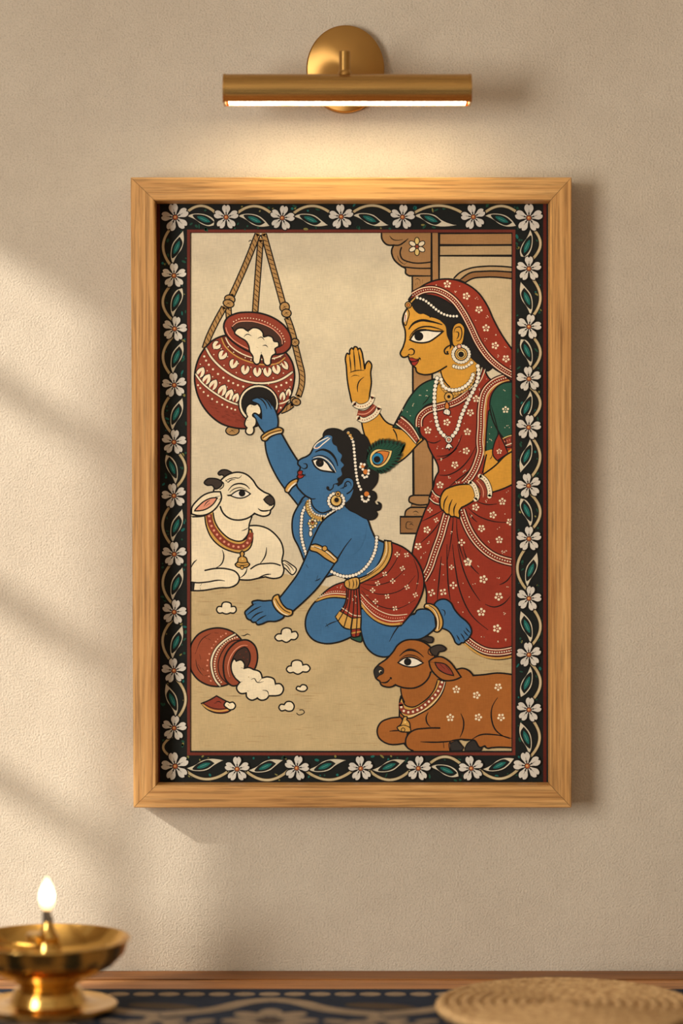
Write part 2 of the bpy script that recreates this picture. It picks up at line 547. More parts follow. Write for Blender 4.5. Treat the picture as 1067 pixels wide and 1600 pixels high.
    def sprinkle(self, crop, p, r=0.8):
        """little clusters of two or three dots"""
        self.up(); rnd = random.Random(len(p))
        for x, y, _ in T(p, crop):
            for k in range(rnd.choice((1, 2, 3))):
                self.disc(x+rnd.uniform(-2, 2), y+rnd.uniform(-2, 2), r*rnd.uniform(0.7, 1.1), 'cream', 8)
    def rope(self, p, w=7.6):
        self.up(); q = cr(self.T(p), False); self.ribbon(q, w+3.0, 'ink')
        self.up(); self.ribbon(q, w-1.0, 'rope')
        pts = self.along(p, 7.6); self.up()
        for a, b in zip(pts, pts[1:]):
            tx, ty = b[0]-a[0], b[1]-a[1]; L = math.hypot(tx, ty) or 1; tx /= L; ty /= L
            nx, ny = -ty, tx
            self.ribbon([(a[0]+nx*w/2+tx*0.2, a[1]+ny*w/2+ty*0.2), (a[0]+tx*3.4, a[1]+ty*3.4), (a[0]-nx*w/2+tx*6.6, a[1]-ny*w/2+ty*6.6)], 1.5, 'rope_dark', False, 3)
    def knot(self, x, y, r, ry, rot=0.3):
        self.oval(x, y, r, 'rope', 2.0, ry, rot)
        k = CROPS[self.crop][2]; (X, Y, _), = T('%f,%f' % (x, y), self.crop)
        self.up(); self.ribbon([(X-r*k*.5, Y+ry*k*.4), (X, Y-1), (X+r*k*.5, Y-ry*k*.2)], 1.1, 'rope_dark', False, 3)
        self.ribbon([(X-r*k*.3, Y-ry*k*.4), (X+1, Y+1), (X+r*k*.4, Y+ry*k*.4)], 0.9, 'rope_dark', False, 3)
    def build(self, name, parent, label=None):
        me = bpy.data.meshes.new(name); org = origin_of(parent)
        me.from_pydata([tuple(Vector(v)-org) for v in self.v], [], self.fc)
        for m in self.mats: me.materials.append(PM[m] if m in PM else M[m])
        me.polygons.foreach_set('material_index', self.mi)
        me.update()
        o = bpy.data.objects.new(name, me); C.objects.link(o); o.parent = parent
        if label: o['label'] = label
        return o
#PAINTING
# ------------------------------------------------------------------ framed painting
FR_D, ART_D = 0.045, 0.010
fp = empty('framed_painting', px(549, 1262, 0.02))
tag(fp, 'oak framed folk painting of blue child and woman hanging under the brass lamp', 'painting')
cam_d.dof.focus_object = fp
OUT = [(204, 277), (893, 277), (893, 1262), (208.5, 1262)]
INN = [(241.5, 313), (860, 313), (860, 1227), (244, 1227)]
def rail(i, mat):
    """one mitred oak moulding: front face with small chamfers, outer side, inner side"""
    j = (i+1) % 4
    bm = bmesh.new()
    prof = []   # rows of the section: (blend 0 outer .. 1 inner, depth)
    for t, d in ((0.0, 0.001), (0.0, FR_D-0.0012), (0.035, FR_D), (0.955, FR_D), (1.0, FR_D-0.0016), (1.0, ART_D+0.003), (0.60, ART_D+0.003), (0.60, 0.001)):
        prof.append((t, d))
    rows = []
    for t, d in prof:
        row = []
        for c, s in ((i, 1), (j, -1)):
            o, n_ = Vector(OUT[c]), Vector(INN[c])
            q = o.lerp(n_, t)
            p = px(q.x, q.y, FR_D); p.y = -d
            row.append(p)
        dirv = (row[1]-row[0]).normalized()*0.00026
        rows.append([bm.verts.new(row[0]+dirv), bm.verts.new(row[1]-dirv)])
    n = len(rows)
    for a in range(n):
        b = (a+1) % n
        bm.faces.new((rows[a][0], rows[b][0], rows[b][1], rows[a][1]))
    bm.faces.new([r[0] for r in rows]); bm.faces.new([r[1] for r in rows][::-1])
    return obj('frame_rail', bm, mat, fp)
rail(0, M['oak_h']); rail(1, M['oak_v']); rail(2, M['oak_h']); rail(3, M['oak_v'])

bm = bmesh.new()
a, b = px(236, 308, ART_D), px(862, 1229, ART_D)
box(bm, (a.x, -ART_D, b.z), (b.x, -ART_D+0.004, a.z))
art = obj('canvas', bm, PM['border'], fp)
def fa(x, y, h):
    p = px(x, y, ART_D); p.y -= h
    return p

def rect(s, x0, y0, x1, y1, col): s.up(); s.poly([(x0, y0), (x1, y0), (x1, y1), (x0, y1)], col)

# --- ground colour
s = Sheet(fa, 5)
rect(s, 298, 364, 800, 1173, 'beige')
s.shape('290,915! 360,908 430,895 520,918 640,905 810,925! 810,1180! 290,1180!', 'tan', 0)
rnd = random.Random(4)
s.up()
for x0, x1, y0, y1, n in ((300, 480, 902, 965, 46), (300, 520, 965, 1000, 16), (300, 480, 1066, 1090, 26), (600, 720, 1000, 1045, 16), (480, 660, 1000, 1060, 16), (380, 600, 1085, 1165, 18), (300, 560, 1100, 1168, 10), (720, 797, 1030, 1055, 14)):
    for k in range(n):
        x = rnd.uniform(x0, x1); y = rnd.uniform(y0, y1); L = rnd.uniform(6, 34)
        s.ribbon([(x, y), (x+L/2, y+rnd.uniform(-.5, .5)), (x+L, y+rnd.uniform(-.8, .8))], 0.7, 'streak', False, 3)
s.build('painted_ground', art, 'pale beige painted ground of the picture')
LV0 = s.level

# --- pillar, bracket and arch
s = Sheet(fa, LV0); s.crop = 'H'
s.shape('408,10! 1030,10! 1030,1000! 408,1000!', 'dust', 0)
s.shape('465,20! 1030,20! 1030,112! 465,112!', 'pillar', 2.2)
s.shape('465,112! 1030,112! 1030,192! 465,192!', 'stone', 2.2)
s.shape('570,372! 620,322 700,287 800,273 1035,281! 1035,318! 800,310 700,322 622,378!', 'stone', 2.2)
s.shape('622,378! 700,322 800,310 1035,318! 1035,368! 800,355 720,365 660,398!', 'pillar_dark', 2.2)
s.shape('H:262,330! H:410,330! P:676,780! P:646,780!', 'pillar', 2.2)
s.shape('408,10! 465,10! 465,420! 408,420!', 'pillar', 2.2)
s.shape('30,10! 35,70 70,108 122,112! 106,150 118,210 185,275! 210,290 212,325 240,345! 408,345! 408,10!', 'pillar', 2.4)
s.line('180,130 170,170 185,215 235,238 408,239!', 2.0); s.line('186,275 300,287 408,287!', 2.0); s.line('122,112 160,112 205,85 232,62', 2.0, 'ink', 2)
s.line('90,40 110,65 190,70', 1.3, 'ink', 3); s.lines('150,190 165,230 200,255 | 200,260 225,240 | 185,250 205,255', 1.0)
for i in range(6):
    a_ = math.pi/3*i - math.pi/2
    s.oval(298+math.cos(a_)*40, 122+math.sin(a_)*42, 27, 'pale_gold' if i % 3 == 0 else 'cream', 1.4, 18, a_)
s.oval(298, 123, 15, 'clay', 1.2)
s.lines('285,375 300,365 320,380 | 300,390 302,410 | 320,370 322,405 | 340,372 338,400 | 287,400 290,420', 0.8)
s.crop = 'J'
s.shape('130,488! 260,488! 260,525! 120,525!', 'pillar', 2.0)
s.shape('150,415! 300,415! 300,490! 145,490 108,470 112,430', 'pillar', 2.2)
s.shape('70,603! 80,550 120,521! 300,521! 300,603!', 'pillar', 2.2)
s.shape('30,603! 260,603! 260,750! 30,750!', 'pillar_dark', 2.2)
s.lines('140,655 90,650 82,700 140,712 | 110,675 125,665 145,680 | 140,565 165,555 190,570 | 150,582 180,585', 1.0)
s.build('painted_pillar', art, 'brown carved pillar with bracket and arch behind the woman')
LV1 = s.level

# --- hanging pot and its ropes
s = Sheet(fa, LV0); s.crop = 'A'
s.line('528,92 540,82 552,92 545,110 535,118', 1.2); s.build('painted_curl', art); s = Sheet(fa, s.level); s.crop = 'A'
s.rope('355,640 362,740'); s.rope('A:322,640 A:250,770 A:185,910 B:160,345')
s.rope('650,30 725,300 812,615'); s.rope('625,80 600,400 578,700'); s.rope('602,30 490,310 385,545')
s.rope('A:845,725 B:880,180 B:905,270'); s.knot(368, 573, 44, 34); s.knot(358, 610, 46, 32)
s.knot(825, 640, 40, 42); s.knot(840, 690, 40, 34, 0.1)
s.crop = 'B'
s.rope('912,315 945,450 970,560 965,660 938,745'); s.knot(912, 293, 33, 32)
s.rope('890,810 850,840 790,865'); s.knot(898, 775, 26, 28); s.knot(922, 790, 36, 30, 0.2)
s.build('painted_rope', art, 'tan twisted ropes the painted pot hangs from')
s = Sheet(fa, s.level); s.crop = 'B'; s.knot(390, 1030, 56, 38, 0); s.build('painted_knot', art)
s = Sheet(fa, s.level); s.crop = 'B'
s.shape('330,235 230,275 150,355 98,455 75,570 88,690 130,800 205,900 300,972 400,1004 500,1012 610,985 720,935 800,865 862,770 900,650 908,555 890,465 850,395 800,350 600,330', 'pot', 2.5)
s.up(); rnd = random.Random(2)
for k in range(60):
    x = rnd.uniform(200, 500); y = 640+x*0.55+rnd.uniform(10, 120)*(1-abs(x-330)/300)
    (X, Y, _), = T('%f,%f' % (x, min(y, 985)), 'B'); s.ribbon([(X-2, Y-.8), (X, Y), (X+3, Y+.9)], 0.6, 'pot_dark', False, 3)
s.band('318,245 340,300 395,362 460,402 540,432 620,450 700,450 780,430 830,400', [(7.5, 'pot_dark')])
s.line('300,258 325,318 380,378 450,423 540,458 620,476 700,480 765,468 828,420', 1.8, 'gold')
s.line('334,255 362,308 420,360 500,402 560,422 640,436 710,430 770,416 812,392', 1.8, 'cream')
s.dots('455,378 497,420 545,440 740,432 790,412 355,330 400,375', 5, 'cream')
def petal_at(x, y, ang, L, wd, up=False):
    """white lotus petal with a red slit; ang = direction of its tip"""
    (X, Y, _), = T('%f,%f' % (x, y), s.crop); k = CROPS[s.crop][2]; L *= k; wd *= k
    ca, sa = math.cos(ang), math.sin(ang)
    def at(u, v): return (X+u*ca-v*sa, Y+u*sa+v*ca, False)
    out = [at(L*.5, 0)[:2]+(True,), at(L*.2, wd*.42), at(-L*.25, wd*.5), at(-L*.5, wd*.25), at(-L*.45, 0), at(-L*.5, -wd*.25), at(-L*.25, -wd*.5), at(L*.2, -wd*.42)]
    s.shape(out, 'cream', 1.1)
    s.shape([at(-L*.55, wd*.1), at(-L*.05, wd*.07), at(L*.12, 0), at(-L*.05, -wd*.07), at(-L*.55, -wd*.1)], 'pot', 0)
for x, y, a_ in ((255, 320, 2.45), (306, 402, 2.15), (398, 475, 1.95), (495, 525, 1.75), (597, 543, 1.6), (682, 543, 1.5), (758, 522, 1.3), (830, 488, 1.0)):
    petal_at(x, y, a_, 84 if x > 290 else 72, 72 if x < 800 else 52)
s.line('172,345 210,412 270,480 350,545 450,600 560,630 680,632 790,605 888,542', 4.2); s.line('172,345 210,412 270,480 350,545 450,600 560,630 680,632 790,605 888,542', 2.8, 'cream')
s.dots('155,410 170,445 193,480 228,518 270,557 315,588 358,614 396,633 436,650 480,662 755,663 797,650 840,630 878,605', 9, 'cream')
s.dots('297,347 350,412 440,470 545,500 640,515 725,505 790,478 320,485 422,545 540,580 730,590 815,550 235,395 237,345 122,475 140,500 225,580 285,630 345,665 410,695 180,530 690,640 775,700 870,665 830,690', 5, 'cream')
for x, y, a_, q in ((128, 540, -1.05, 1), (178, 597, -1.05, 1), (234, 643, -1.05, 1), (308, 690, -1.1, 1.05), (368, 726, -1.15, 1), (420, 752, -1.2, .85), (808, 740, -1.45, .8), (858, 708, -1.4, .7)):
    petal_at(x, y, a_, 98*q, 66*q)
s.line('86,560 130,622 200,685 280,740 360,785 436,812', 3.8); s.line('86,560 130,622 200,685 280,740 360,785 436,812', 2.4, 'cream')
s.line('782,805 820,795 862,772', 2.2, 'cream')
s.dots('103,650 122,675 150,707 187,738 221,765 262,790 305,813 347,832 382,845 413,855 793,838', 8, 'cream')
s.oval(608, 805, 166, 'cream', 2.0, 160); s.oval(610, 803, 145, 'black', 1.2, 136)
s.shape('318,150 342,95 410,56 520,42 640,55 760,105 840,175 880,260 874,330 825,380 740,395 640,395 545,376 460,335 390,285 335,225', 'pot', 2.5)
s.shape('384,165! 410,135 470,118 560,122 660,150 750,200 802,262 812,305 780,330 700,325 600,320 510,280 430,235', 'hollow', 1.8)
s.line('388,160 420,132 520,116 640,140 750,200 802,270 806,306', 1.4, 'pink'); s.line('335,170 350,215 385,262 440,303 522,347', 1.3, 'pink')
s.beads('400,120 450,97 540,92 640,113 730,158 795,212 828,290', 0.9, 4.6, 'cream', 0)
s.build('painted_pot', art, 'round red patterned pot hanging from ropes at upper left')
s2 = Sheet(fa, s.level); s2.crop = 'B'
s2.shape('408,212 430,180 480,174 516,196 560,172 612,180 645,215 650,246 690,238 725,255 737,284 770,290 775,325 745,347 750,385 722,405 710,440 706,475 680,487 655,470 645,430 632,398 622,440 615,465 590,477 565,455 560,410 535,370 525,320 505,285 450,250', 'cream', 2.1)
s2.lines('514,192 520,204 528,208 | 485,248 515,225 548,240 | 600,262 632,250 656,276 | 640,322 668,318 686,336 | 630,372 632,405 | 725,270 738,290', 1.2)
s2.lines('590,330 605,340', 0.9, 'streak')
s2.build('painted_butter', art, 'white butter heaped in the hanging pot')
LV2 = s2.level

# --- white cow
s = Sheet(fa, LV0); s.crop = 'D'
s.shape('830,905 858,878 920,905 972,955 940,1000 880,950', 'cream', 1.8); s.lines('850,900 890,925 925,985 | 870,890 920,925 950,965', 1.3)
s.shape('40,490! 170,480 250,440 400,520 560,570! 640,570 720,595 790,650 840,720 858,800 845,880 862,965 840,1015 790,1032 700,1018! 640,1030 560,1046 470,1042! 440,1090 300,1110 40,1140!', 'cream', 2.2)
s.lines('320,780 335,830 315,905 262,942 | 710,758 700,830 645,912 | 50,935 70,895 100,868 | 540,940 525,985 478,1028 | 60,500 75,488', 1.7)
s.line('572,948 630,912 700,902 780,902 830,918', 2.0); s.line('750,995 710,998 640,1028', 1.8, 'ink', 1)
s.shape('170,962! 260,945 370,950 440,975 470,1020 460,1070 410,1105 300,1115 120,1140 40,1140! 40,1060! 100,1000', 'cream', 0)
s.line('170,962 260,945 370,950 440,975 470,1020 460,1070 410,1105 300,1115 120,1140 40,1138', 2.2); s.line('40,1062 100,1070 200,1062 300,1048 345,1055', 2.0, 'ink', 2)
s.shape('40,1064! 76,1066! 70,1136! 40,1138!', 'hoof', 1.4); s.lines('140,1078 128,1100 | 128,1112 130,1138', 1.1)
s.shape('240,440 250,300 310,180 400,120 560,280 560,480 582,490 556,560 548,640 500,700 400,690 300,600', 'cream', 0)
s.shape('240,440! 260,540 330,640 400,690 480,705 530,682 556,600! 578,605! 588,690 560,770 480,808 400,795 310,755 230,680 182,575 168,478!', 'gold', 2.0)
s.band('205,470 220,555 270,640 350,718 430,752 500,752 548,715 570,630', [(9.4, 'ink'), (8.2, 'pot')]); s.beads('205,485 222,560 272,643 350,718 430,752 500,752 548,712 570,650', 1.9, 8.0, 'pink', 0)
s.shape('285,115 310,84 350,79 402,102! 380,130 345,142 320,122 295,125', 'horn', 2.0)
s.shape('300,190 345,138 400,110 460,100 530,118 590,170 630,230 690,275 740,298 775,340 777,390 745,432! 738,465 690,487 640,477 605,462! 550,500 470,520 390,507 330,460 300,400! 240,300', 'cream', 0)
s.line('245,262 262,225 300,180 345,138 400,110 460,100 530,118 590,170 630,230 690,275 740,298 775,340 777,390 745,432! 738,465 690,487 640,477 605,462! 550,500 470,520 390,507 330,460 304,402', 2.3)
s.line('582,490 558,560 548,640 500,700', 2.0)
s.shape('163,195 190,160 240,154 300,170 322,190 300,232 262,248 232,215 190,215', 'horn', 2.0); s.line('300,250 330,225 330,192 318,185', 1.5)
s.lines('345,180 380,160 430,150 470,150 492,126 | 350,165 372,188 395,170 435,165', 1.2)
s.shape('52,465! 55,410 100,350 160,300 230,275 305,272! 315,325 292,380 240,440 170,475 110,480', 'cream', 2.2); s.shape('75,440! 110,400 170,350 240,325 278,325! 240,382 170,428', 'pink', 1.8)
s.lines('160,400 190,360 215,345 | 180,395 215,370', 1.1); s.lines('260,318 300,308 | 290,345 315,325', 1.6)
s.shape('365,305! 400,300! 440,270 490,255 530,265 568,290! 530,316 480,328 430,320 395,305!', 'white', 1.8); s.oval(495, 285, 29, 'ink', 0)
s.lines('372,262 420,212 480,200 530,215 562,248', 2.0); s.lines('385,280 420,250 480,235 540,258', 1.2)
s.shape('685,340! 730,306 770,330 777,370 752,392! 715,375', 'horn', 1.6); s.lines('635,418 660,436 715,438 748,430 | 728,395 750,392', 2.0)
s.lines('490,615 530,600 550,585', 1.1)
s.shape('495,790 515,815 505,838! 530,850 545,890 562,908 545,930 495,938 450,930 434,910 455,890 465,850 485,838! 478,815', 'gold', 1.8)
s.line('450,888 500,895 548,888', 1.3); s.oval(495, 937, 16, 'gold', 1.3); s.dots('500,862', 8, 'pale_gold'); s.lines('440,910 500,918 555,910', 1.0)
s.build('painted_cow', art, 'white cow lying down with a belled collar')
LV3 = s.level

# --- woman
s = Sheet(fa, LV1); s.crop = 'I'
# raised arm
s.shape('130,470! 142,540 165,610 200,690 270,750 340,740 410,690 470,625 500,600! 420,500 330,515! 290,500 235,430!', 'skin', 2.2)
s.line('320,535 338,565 345,602', 1.8, 'ink', 2)
s.shape('85,390 62,320 48,240 42,160 38,105 48,84 60,90 63,65 75,52 84,62! 92,45 105,48 111,62! 122,54 132,70 142,115 152,180! 160,145 175,130 190,145 187,200 191,260 182,320 172,375', 'skin', 2.2)
s.lines('60,95 66,140 70,195 | 85,65 90,120 95,190 | 112,65 122,120 130,188', 1.7); s.lines('62,200 95,188 150,186', 1.3); s.lines('148,225 118,252 108,285 110,315', 1.6); s.lines('70,225 90,215 120,220 | 170,150 180,140', 0.9)
s.band('108,440 150,445 190,425 215,395', [(11.5, 'ink'), (9.2, 'pot')]); s.line('112,444 155,445 212,400', 1.6, 'pink')
for p in ('88,383 108,398 150,398 185,375 198,342', '112,468 140,482 185,468 222,438 236,408'):
    s.band(p, [(9.4, 'ink'), (7.2, 'cream')]); s.beads(p, 0.9, 3.8, 'lip', 0)
# hair behind the face
s.crop = 'H'
s.shape('235,530 290,490 400,470 520,500 620,600 700,760 780,900 870,1040 840,1065 740,1020 640,980 545,900 520,760 440,670 340,640 262,580', 'black', 1.6)
# neck and body
s.shape('H:430,1060 H:490,1100 I:600,235 I:560,330 I:560,420 I:700,400 I:800,320 I:835,160 H:740,1000 H:560,880 H:480,960', 'skin', 0)
# red sari: torso and skirt
s.shape('I:478,505 I:486,570 I:520,605 I:530,640! I:555,690 J:340,110 J:362,165 J:365,210! J:335,265 J:320,340 J:305,375! J:284,440 J:283,470 J:255,530 J:212,640 J:170,760 J:138,900 K:0,300! K:150,330! K:165,420 K:170,540 K:250,620! K:330,700! K:450,800! K:530,900! K:600,970 K:720,1040 K:840,1068 K:1040,1040! P:806,860! P:806,600! I:960,262 I:900,240 I:860,165! I:815,200 I:775,310 I:700,362 I:620,402 I:540,412 I:490,450', 'red', 2.3)
# green sleeves
s.crop = 'I'
s.shape('320,525! 372,428 425,338 490,270 545,243 600,232! 575,300 568,370 510,400 475,455 468,510 486,585! 400,545', 'green', 2.2)
s.shape('372,455! 425,500 480,592! 456,625! 400,560 333,508!', 'pot', 2.0); s.line('366,464 420,508 477,596', 1.5, 'cream'); s.line('340,503 402,555 456,618', 1.5, 'cream'); s.beads('354,486 412,532 466,606', 0.9, 4.4, 'pink', 0)
s.lines('540,335 515,370 495,390', 1.3); s.sprinkle('I', '515,310 480,330 440,390 405,440 430,460 520,340 380,425', 0.7)
s.shape('888,430! 912,400 945,560! 925,640 905,660 872,668! 876,560', 'green', 1.8)
s.shape('1040,255! 965,266 915,315 896,390 905,450 955,560 980,592! 1040,560!', 'green', 2.0)
s.lines('903,392 925,470 950,560 | 885,440 905,455', 1.5); s.sprinkle('I', '985,300 990,520 1010,520 895,560 900,600 880,620 905,530', 0.7)
s.shape('P:790,690! I:985,590! I:1040,565! I:1040,640! I:995,645!', 'pot', 1.8); s.line('975,592 1000,580 1040,570', 1.5, 'pale_gold'); s.line('985,635 1040,615', 1.5, 'cream'); s.beads('985,610 1040,592', 0.9, 4, 'pink', 0)
for p, l in ((('990,420'), 6.2),): s.blossoms('I', p, l)
s.shape('868,668! 920,660 935,720! 1040,640! 1040,800! 860,800!', 'skin', 0)
s.shape('950,560! 920,630 915,690 942,725! 1005,680! 985,630', 'red', 1.8); s.blossoms('I', '952,668', 4.8); s.lines('950,600 955,690', 1.0)
# sari folds on the bodice, then borders
s.lines('I:520,605 I:565,618 I:605,600 | J:350,72 J:430,66 J:490,35 J:530,0 | J:370,236 J:430,240 J:530,200 J:630,100 J:690,-10 | J:450,348 J:530,280 J:640,190 J:690,110 | I:730,570 I:700,640 I:640,700 I:575,720', 1.5)
s.crop = 'I'
s.trim_band('474,520 478,470 520,425 600,402 700,370 775,315', 10.5, 'red', 'cream', 0.8)
s.line('775,300 825,240 850,170', 4.0); s.line('775,300 825,240 850,170', 1.4, 'cream'); s.line('790,305 845,240 868,180', 1.2, 'cream')
s.trim_band('I:1045,225 I:985,232 I:915,262 I:868,315 I:848,400 I:843,520 I:838,620 J:735,20 J:712,110 J:680,190 J:640,255 J:590,310', 11.5, 'red', 'cream', 1.1)
s.line('I:1045,240 I:985,250 I:930,280 I:888,330 I:872,420 I:868,520 I:862,640 J:765,60', 1.6, 'gold')
# midriff line and far arm
s.crop = 'J'
s.shape('1030,20! 950,68 870,148 758,232 700,290! 690,400! 835,390! 920,362 1030,312!', 'skin', 0)
s.line('1030,20 950,68 870,148 758,232', 2.2); s.line('838,388 920,362 1030,312', 2.2)
s.line('785,60 768,140 752,215', 2.0); s.lines('835,60 828,85 815,98', 1.0)
# skirt lines
s.lines('J:220,642 J:310,598 J:405,545 | J:205,835 J:320,725 J:385,635 | J:620,520 J:700,588 J:820,638 J:1010,652 | J:632,570 J:665,615 J:705,652 | J:700,468 J:780,495 J:880,490', 1.4)
s.lines('K:310,60 K:290,260 K:270,485 | K:365,-60 K:368,150 K:380,360 K:398,490 | K:420,-60 K:445,150 K:500,420 K:610,640 K:770,780 | K:470,-60 K:520,170 K:600,360 K:690,495 | K:520,-40 K:585,130 K:680,235 | K:740,527 K:830,555 K:920,522 K:985,450 | K:880,337 K:950,300 K:1000,230', 1.6)
s.lines('J:495,600 J:488,700 J:440,1000 | J:525,610 J:530,760 J:560,900 J:600,1000', 1.3)
s.trim_band('J:440,575 J:410,680 J:385,770 J:345,880 K:232,60 K:190,180 K:130,285', 11.5, 'red', 'cream', 1.2, 4.2)
s.trim_band('J:565,545 J:590,620 J:625,705 J:675,790 J:745,872 J:850,950 J:940,985 J:1030,1005', 11.5, 'red', 'cream', 1.2, 4.2)
s.trim_band('K:540,855 K:640,935 K:740,985 K:850,1000 K:1040,968', 10.5, 'red', 'cream', 1.2, 3.8)
s.line('K:525,905 K:605,968 K:720,1036 K:840,1058 K:1040,1028', 3.0, 'gold'); s.line('K:530,890 K:615,955 K:725,1018 K:845,1040 K:1040,1008', 1.1)
# blossoms
s.blossoms('I', '527,543 640,495 780,437 763,552 755,665 688,748 815,355', 6.4)
s.blossoms('J', '378,325 263,718 187,862 925,470 842,588 742,705 898,806 690,520 992,648', 6.4)
s.blossoms('J', '568,830 622,1000', 6.0, 4); s.blossoms('J', '290,545 345,632', 4.4, 4)
s.blossoms('K', '570,115 722,283 872,452 702,605 855,765', 7.4); s.blossoms('K', '428,343 215,415 328,408', 6.4, 4); s.blossoms('K', '410,165', 4.4, 4)
s.sprinkle('I', '870,240 820,350 880,200 545,490 575,585 580,645 610,650 690,560 710,600 605,715 660,455 830,300 740,500 720,670', 0.7)
s.sprinkle('J', '390,100 420,190 610,190 590,205 545,295 460,260 530,300 210,965 240,915 280,830 655,600 785,465 970,385 890,700 940,570 800,825 930,915 960,910 480,740', 0.8)
s.sprinkle('K', '325,130 325,240 235,300 520,325 630,325 580,465 465,505 530,595 670,155 870,265 955,350 930,620 715,840 860,890 940,875 920,15', 0.8)
# veil
s.crop = 'H'
s.shape('235,525 265,485 340,420 440,378 560,370 660,400 760,470 830,570 880,680 940,790 1040,930! 1040,1170! 960,1095 880,1045 800,965 730,850 680,740 630,640 560,565 480,515 400,492 320,490', 'red', 2.3)
s.trim_band('268,492 340,455 420,447 500,473 580,532 640,612 700,722 762,852 840,962 930,1042 1040,1105', 10.0, 'red', 'cream', 0.95, 3.6)
s.blossoms('H', '528,408 671,498 767,600 821,740 889,873 972,972', 6.6); s.sprinkle('H', '445,405 620,422 590,465 685,580 750,690 820,828 750,512 832,655 895,788 965,890 910,950 1005,1035', 0.8)
# face
s.shape('256,560! 225,590 196,640 188,690 208,760 208,830 192,885 172,940 188,960 232,952! 242,985 262,1020 288,1042! 296,1072 340,1092 400,1090 450,1072 510,1035! 560,1000 580,900 550,850 530,770 500,702 440,668 395,655 345,632 295,622 268,590', 'skin', 0)
s.shape('520,1030! 480,1062! 492,1110 522,1160 560,1200! 700,1190! 740,1060 700,960 600,900', 'skin', 0)
s.line('248,560 222,592 196,640 188,690 208,760 208,830 192,885 172,940 188,960 232,952! 242,985 262,1020 288,1042! 296,1072 340,1092 400,1090 450,1072 522,1030', 2.3)
s.line('478,1068 490,1110 520,1160 545,1185', 1.8)
s.shape('262,568 300,540 420,560 560,640 620,720 570,700 530,730 535,785 560,830 560,880 545,905! 545,850 525,800 510,720 480,690 450,665 415,655 395,662 385,640 350,632 320,635 280,605', 'black', 0)
s.line('552,870 520,888 505,912 515,935 535,935', 2.2); s.disc(*T('528,922', 'H')[0][:2], 1.8, 'ink')
s.shape('563,800 565,750 585,712 622,700 655,730 656,800 640,860 605,892 572,870', 'skin', 2.0); s.lines('578,775 592,738 622,732 638,785 612,838 595,835 | 588,770 610,772 612,800 598,825', 1.5)
s.shape('245,830! 270,792 310,766 370,756 430,764 498,764! 440,812 390,843 320,852 270,842', 'white', 2.3); s.oval(312, 803, 34, 'ink', 0); s.lines('240,815 268,770 320,737 400,730 450,742 495,757', 2.0); s.lines('262,790 300,762 370,750', 2.4)
s.line('235,752 268,708 330,682 400,690 490,715', 3.4, 'ink', 3)
s.lines('232,910 252,897 277,912 272,937 245,945', 1.8); s.lines('228,950 236,940 246,945', 1.6)
s.shape('235,970! 258,965 290,976 322,968! 300,990 258,996', 'lip', 1.0); s.shape('255,998! 290,992 312,985! 300,1008 278,1026 262,1018', 'lip', 1.0); s.lines('240,990 285,992 322,968 | 310,962 320,968 326,985', 1.3)
s.shape('198,702 196,660 208,620 226,598 238,622 226,680 210,722', 'gold', 1.4); s.shape('204,695 204,650 218,615 222,640 212,690', 'white', 0); s.line('212,640 208,690', 1.2, 'lip')
s.line('240,560 265,530 285,510', 3.6); s.line('240,560 265,530 285,510', 2.0, 'gold'); s.oval(232, 565, 24, 'gold', 1.8); s.oval(232, 566, 12, 'orange', 1.0)
s.beads('300,510 350,527 400,563 450,605 500,635 545,648 605,650', 2.0, 5.0, 'white', 0.4)
# jewellery
for a_ in range(8): s.beads('%d,%d' % (578+a_*19, 1030+int(24*math.sin(a_/7*math.pi))-a_*4) + ' %d,%d' % (579+a_*19, 1031+int(24*math.sin(a_/7*math.pi))-a_*4), 2.6, 50, 'white', 0.8)
s.line('590,1012 630,1026 680,1012 700,985', 1.8, 'gold')
s.oval(632, 938, 48, 'gold', 1.4); s.oval(632, 938, 31, 'pale_gold', 1.0); s.oval(632, 940, 22, 'ink', 0)
s.up()
ringp = [(632+math.cos(t*math.pi/10)*62, 938+math.sin(t*math.pi/10)*62) for t in range(20)]
s.dots(' '.join('%f,%f' % p for p in ringp), 12, 'white', 0.8); s.oval(617, 880, 17, 'pink', 1.2); s.dots('617,880', 6, 'white')
s.crop = 'I'
s.beads('598,250 612,288 650,322 720,318 780,278 808,190', 2.2, 4.6, 'gold', 0.7)
s.beads('606,240 622,282 662,302 720,296 770,262 800,200', 2.8, 5.4, 'white', 0.8)
s.beads('582,232 570,290 566,380 575,470 598,545 645,592', 3.0, 6.2, 'white', 0.8); s.beads('660,592 695,550 722,470 772,355 812,275 830,205 824,160', 3.0, 6.2, 'white', 0.8)
s.oval(652, 343, 26, 'gold', 1.4); s.oval(652, 342, 10, 'ink', 0)
s.shape('640,372 655,400 645,425 628,405', 'orange', 1.3); s.shape('640,415 660,430 655,452 638,450 620,440 625,422', 'white', 1.2); s.lines('638,420 640,450 | 630,425 628,445 | 650,425 652,448', 0.8)
s.oval(652, 598, 20, 'white', 1.3); s.oval(652, 598, 10, 'pink', 1.0); s.shape('640,628 652,620 664,628 675,648 660,645 655,662 648,648 634,652', 'white', 1.1)
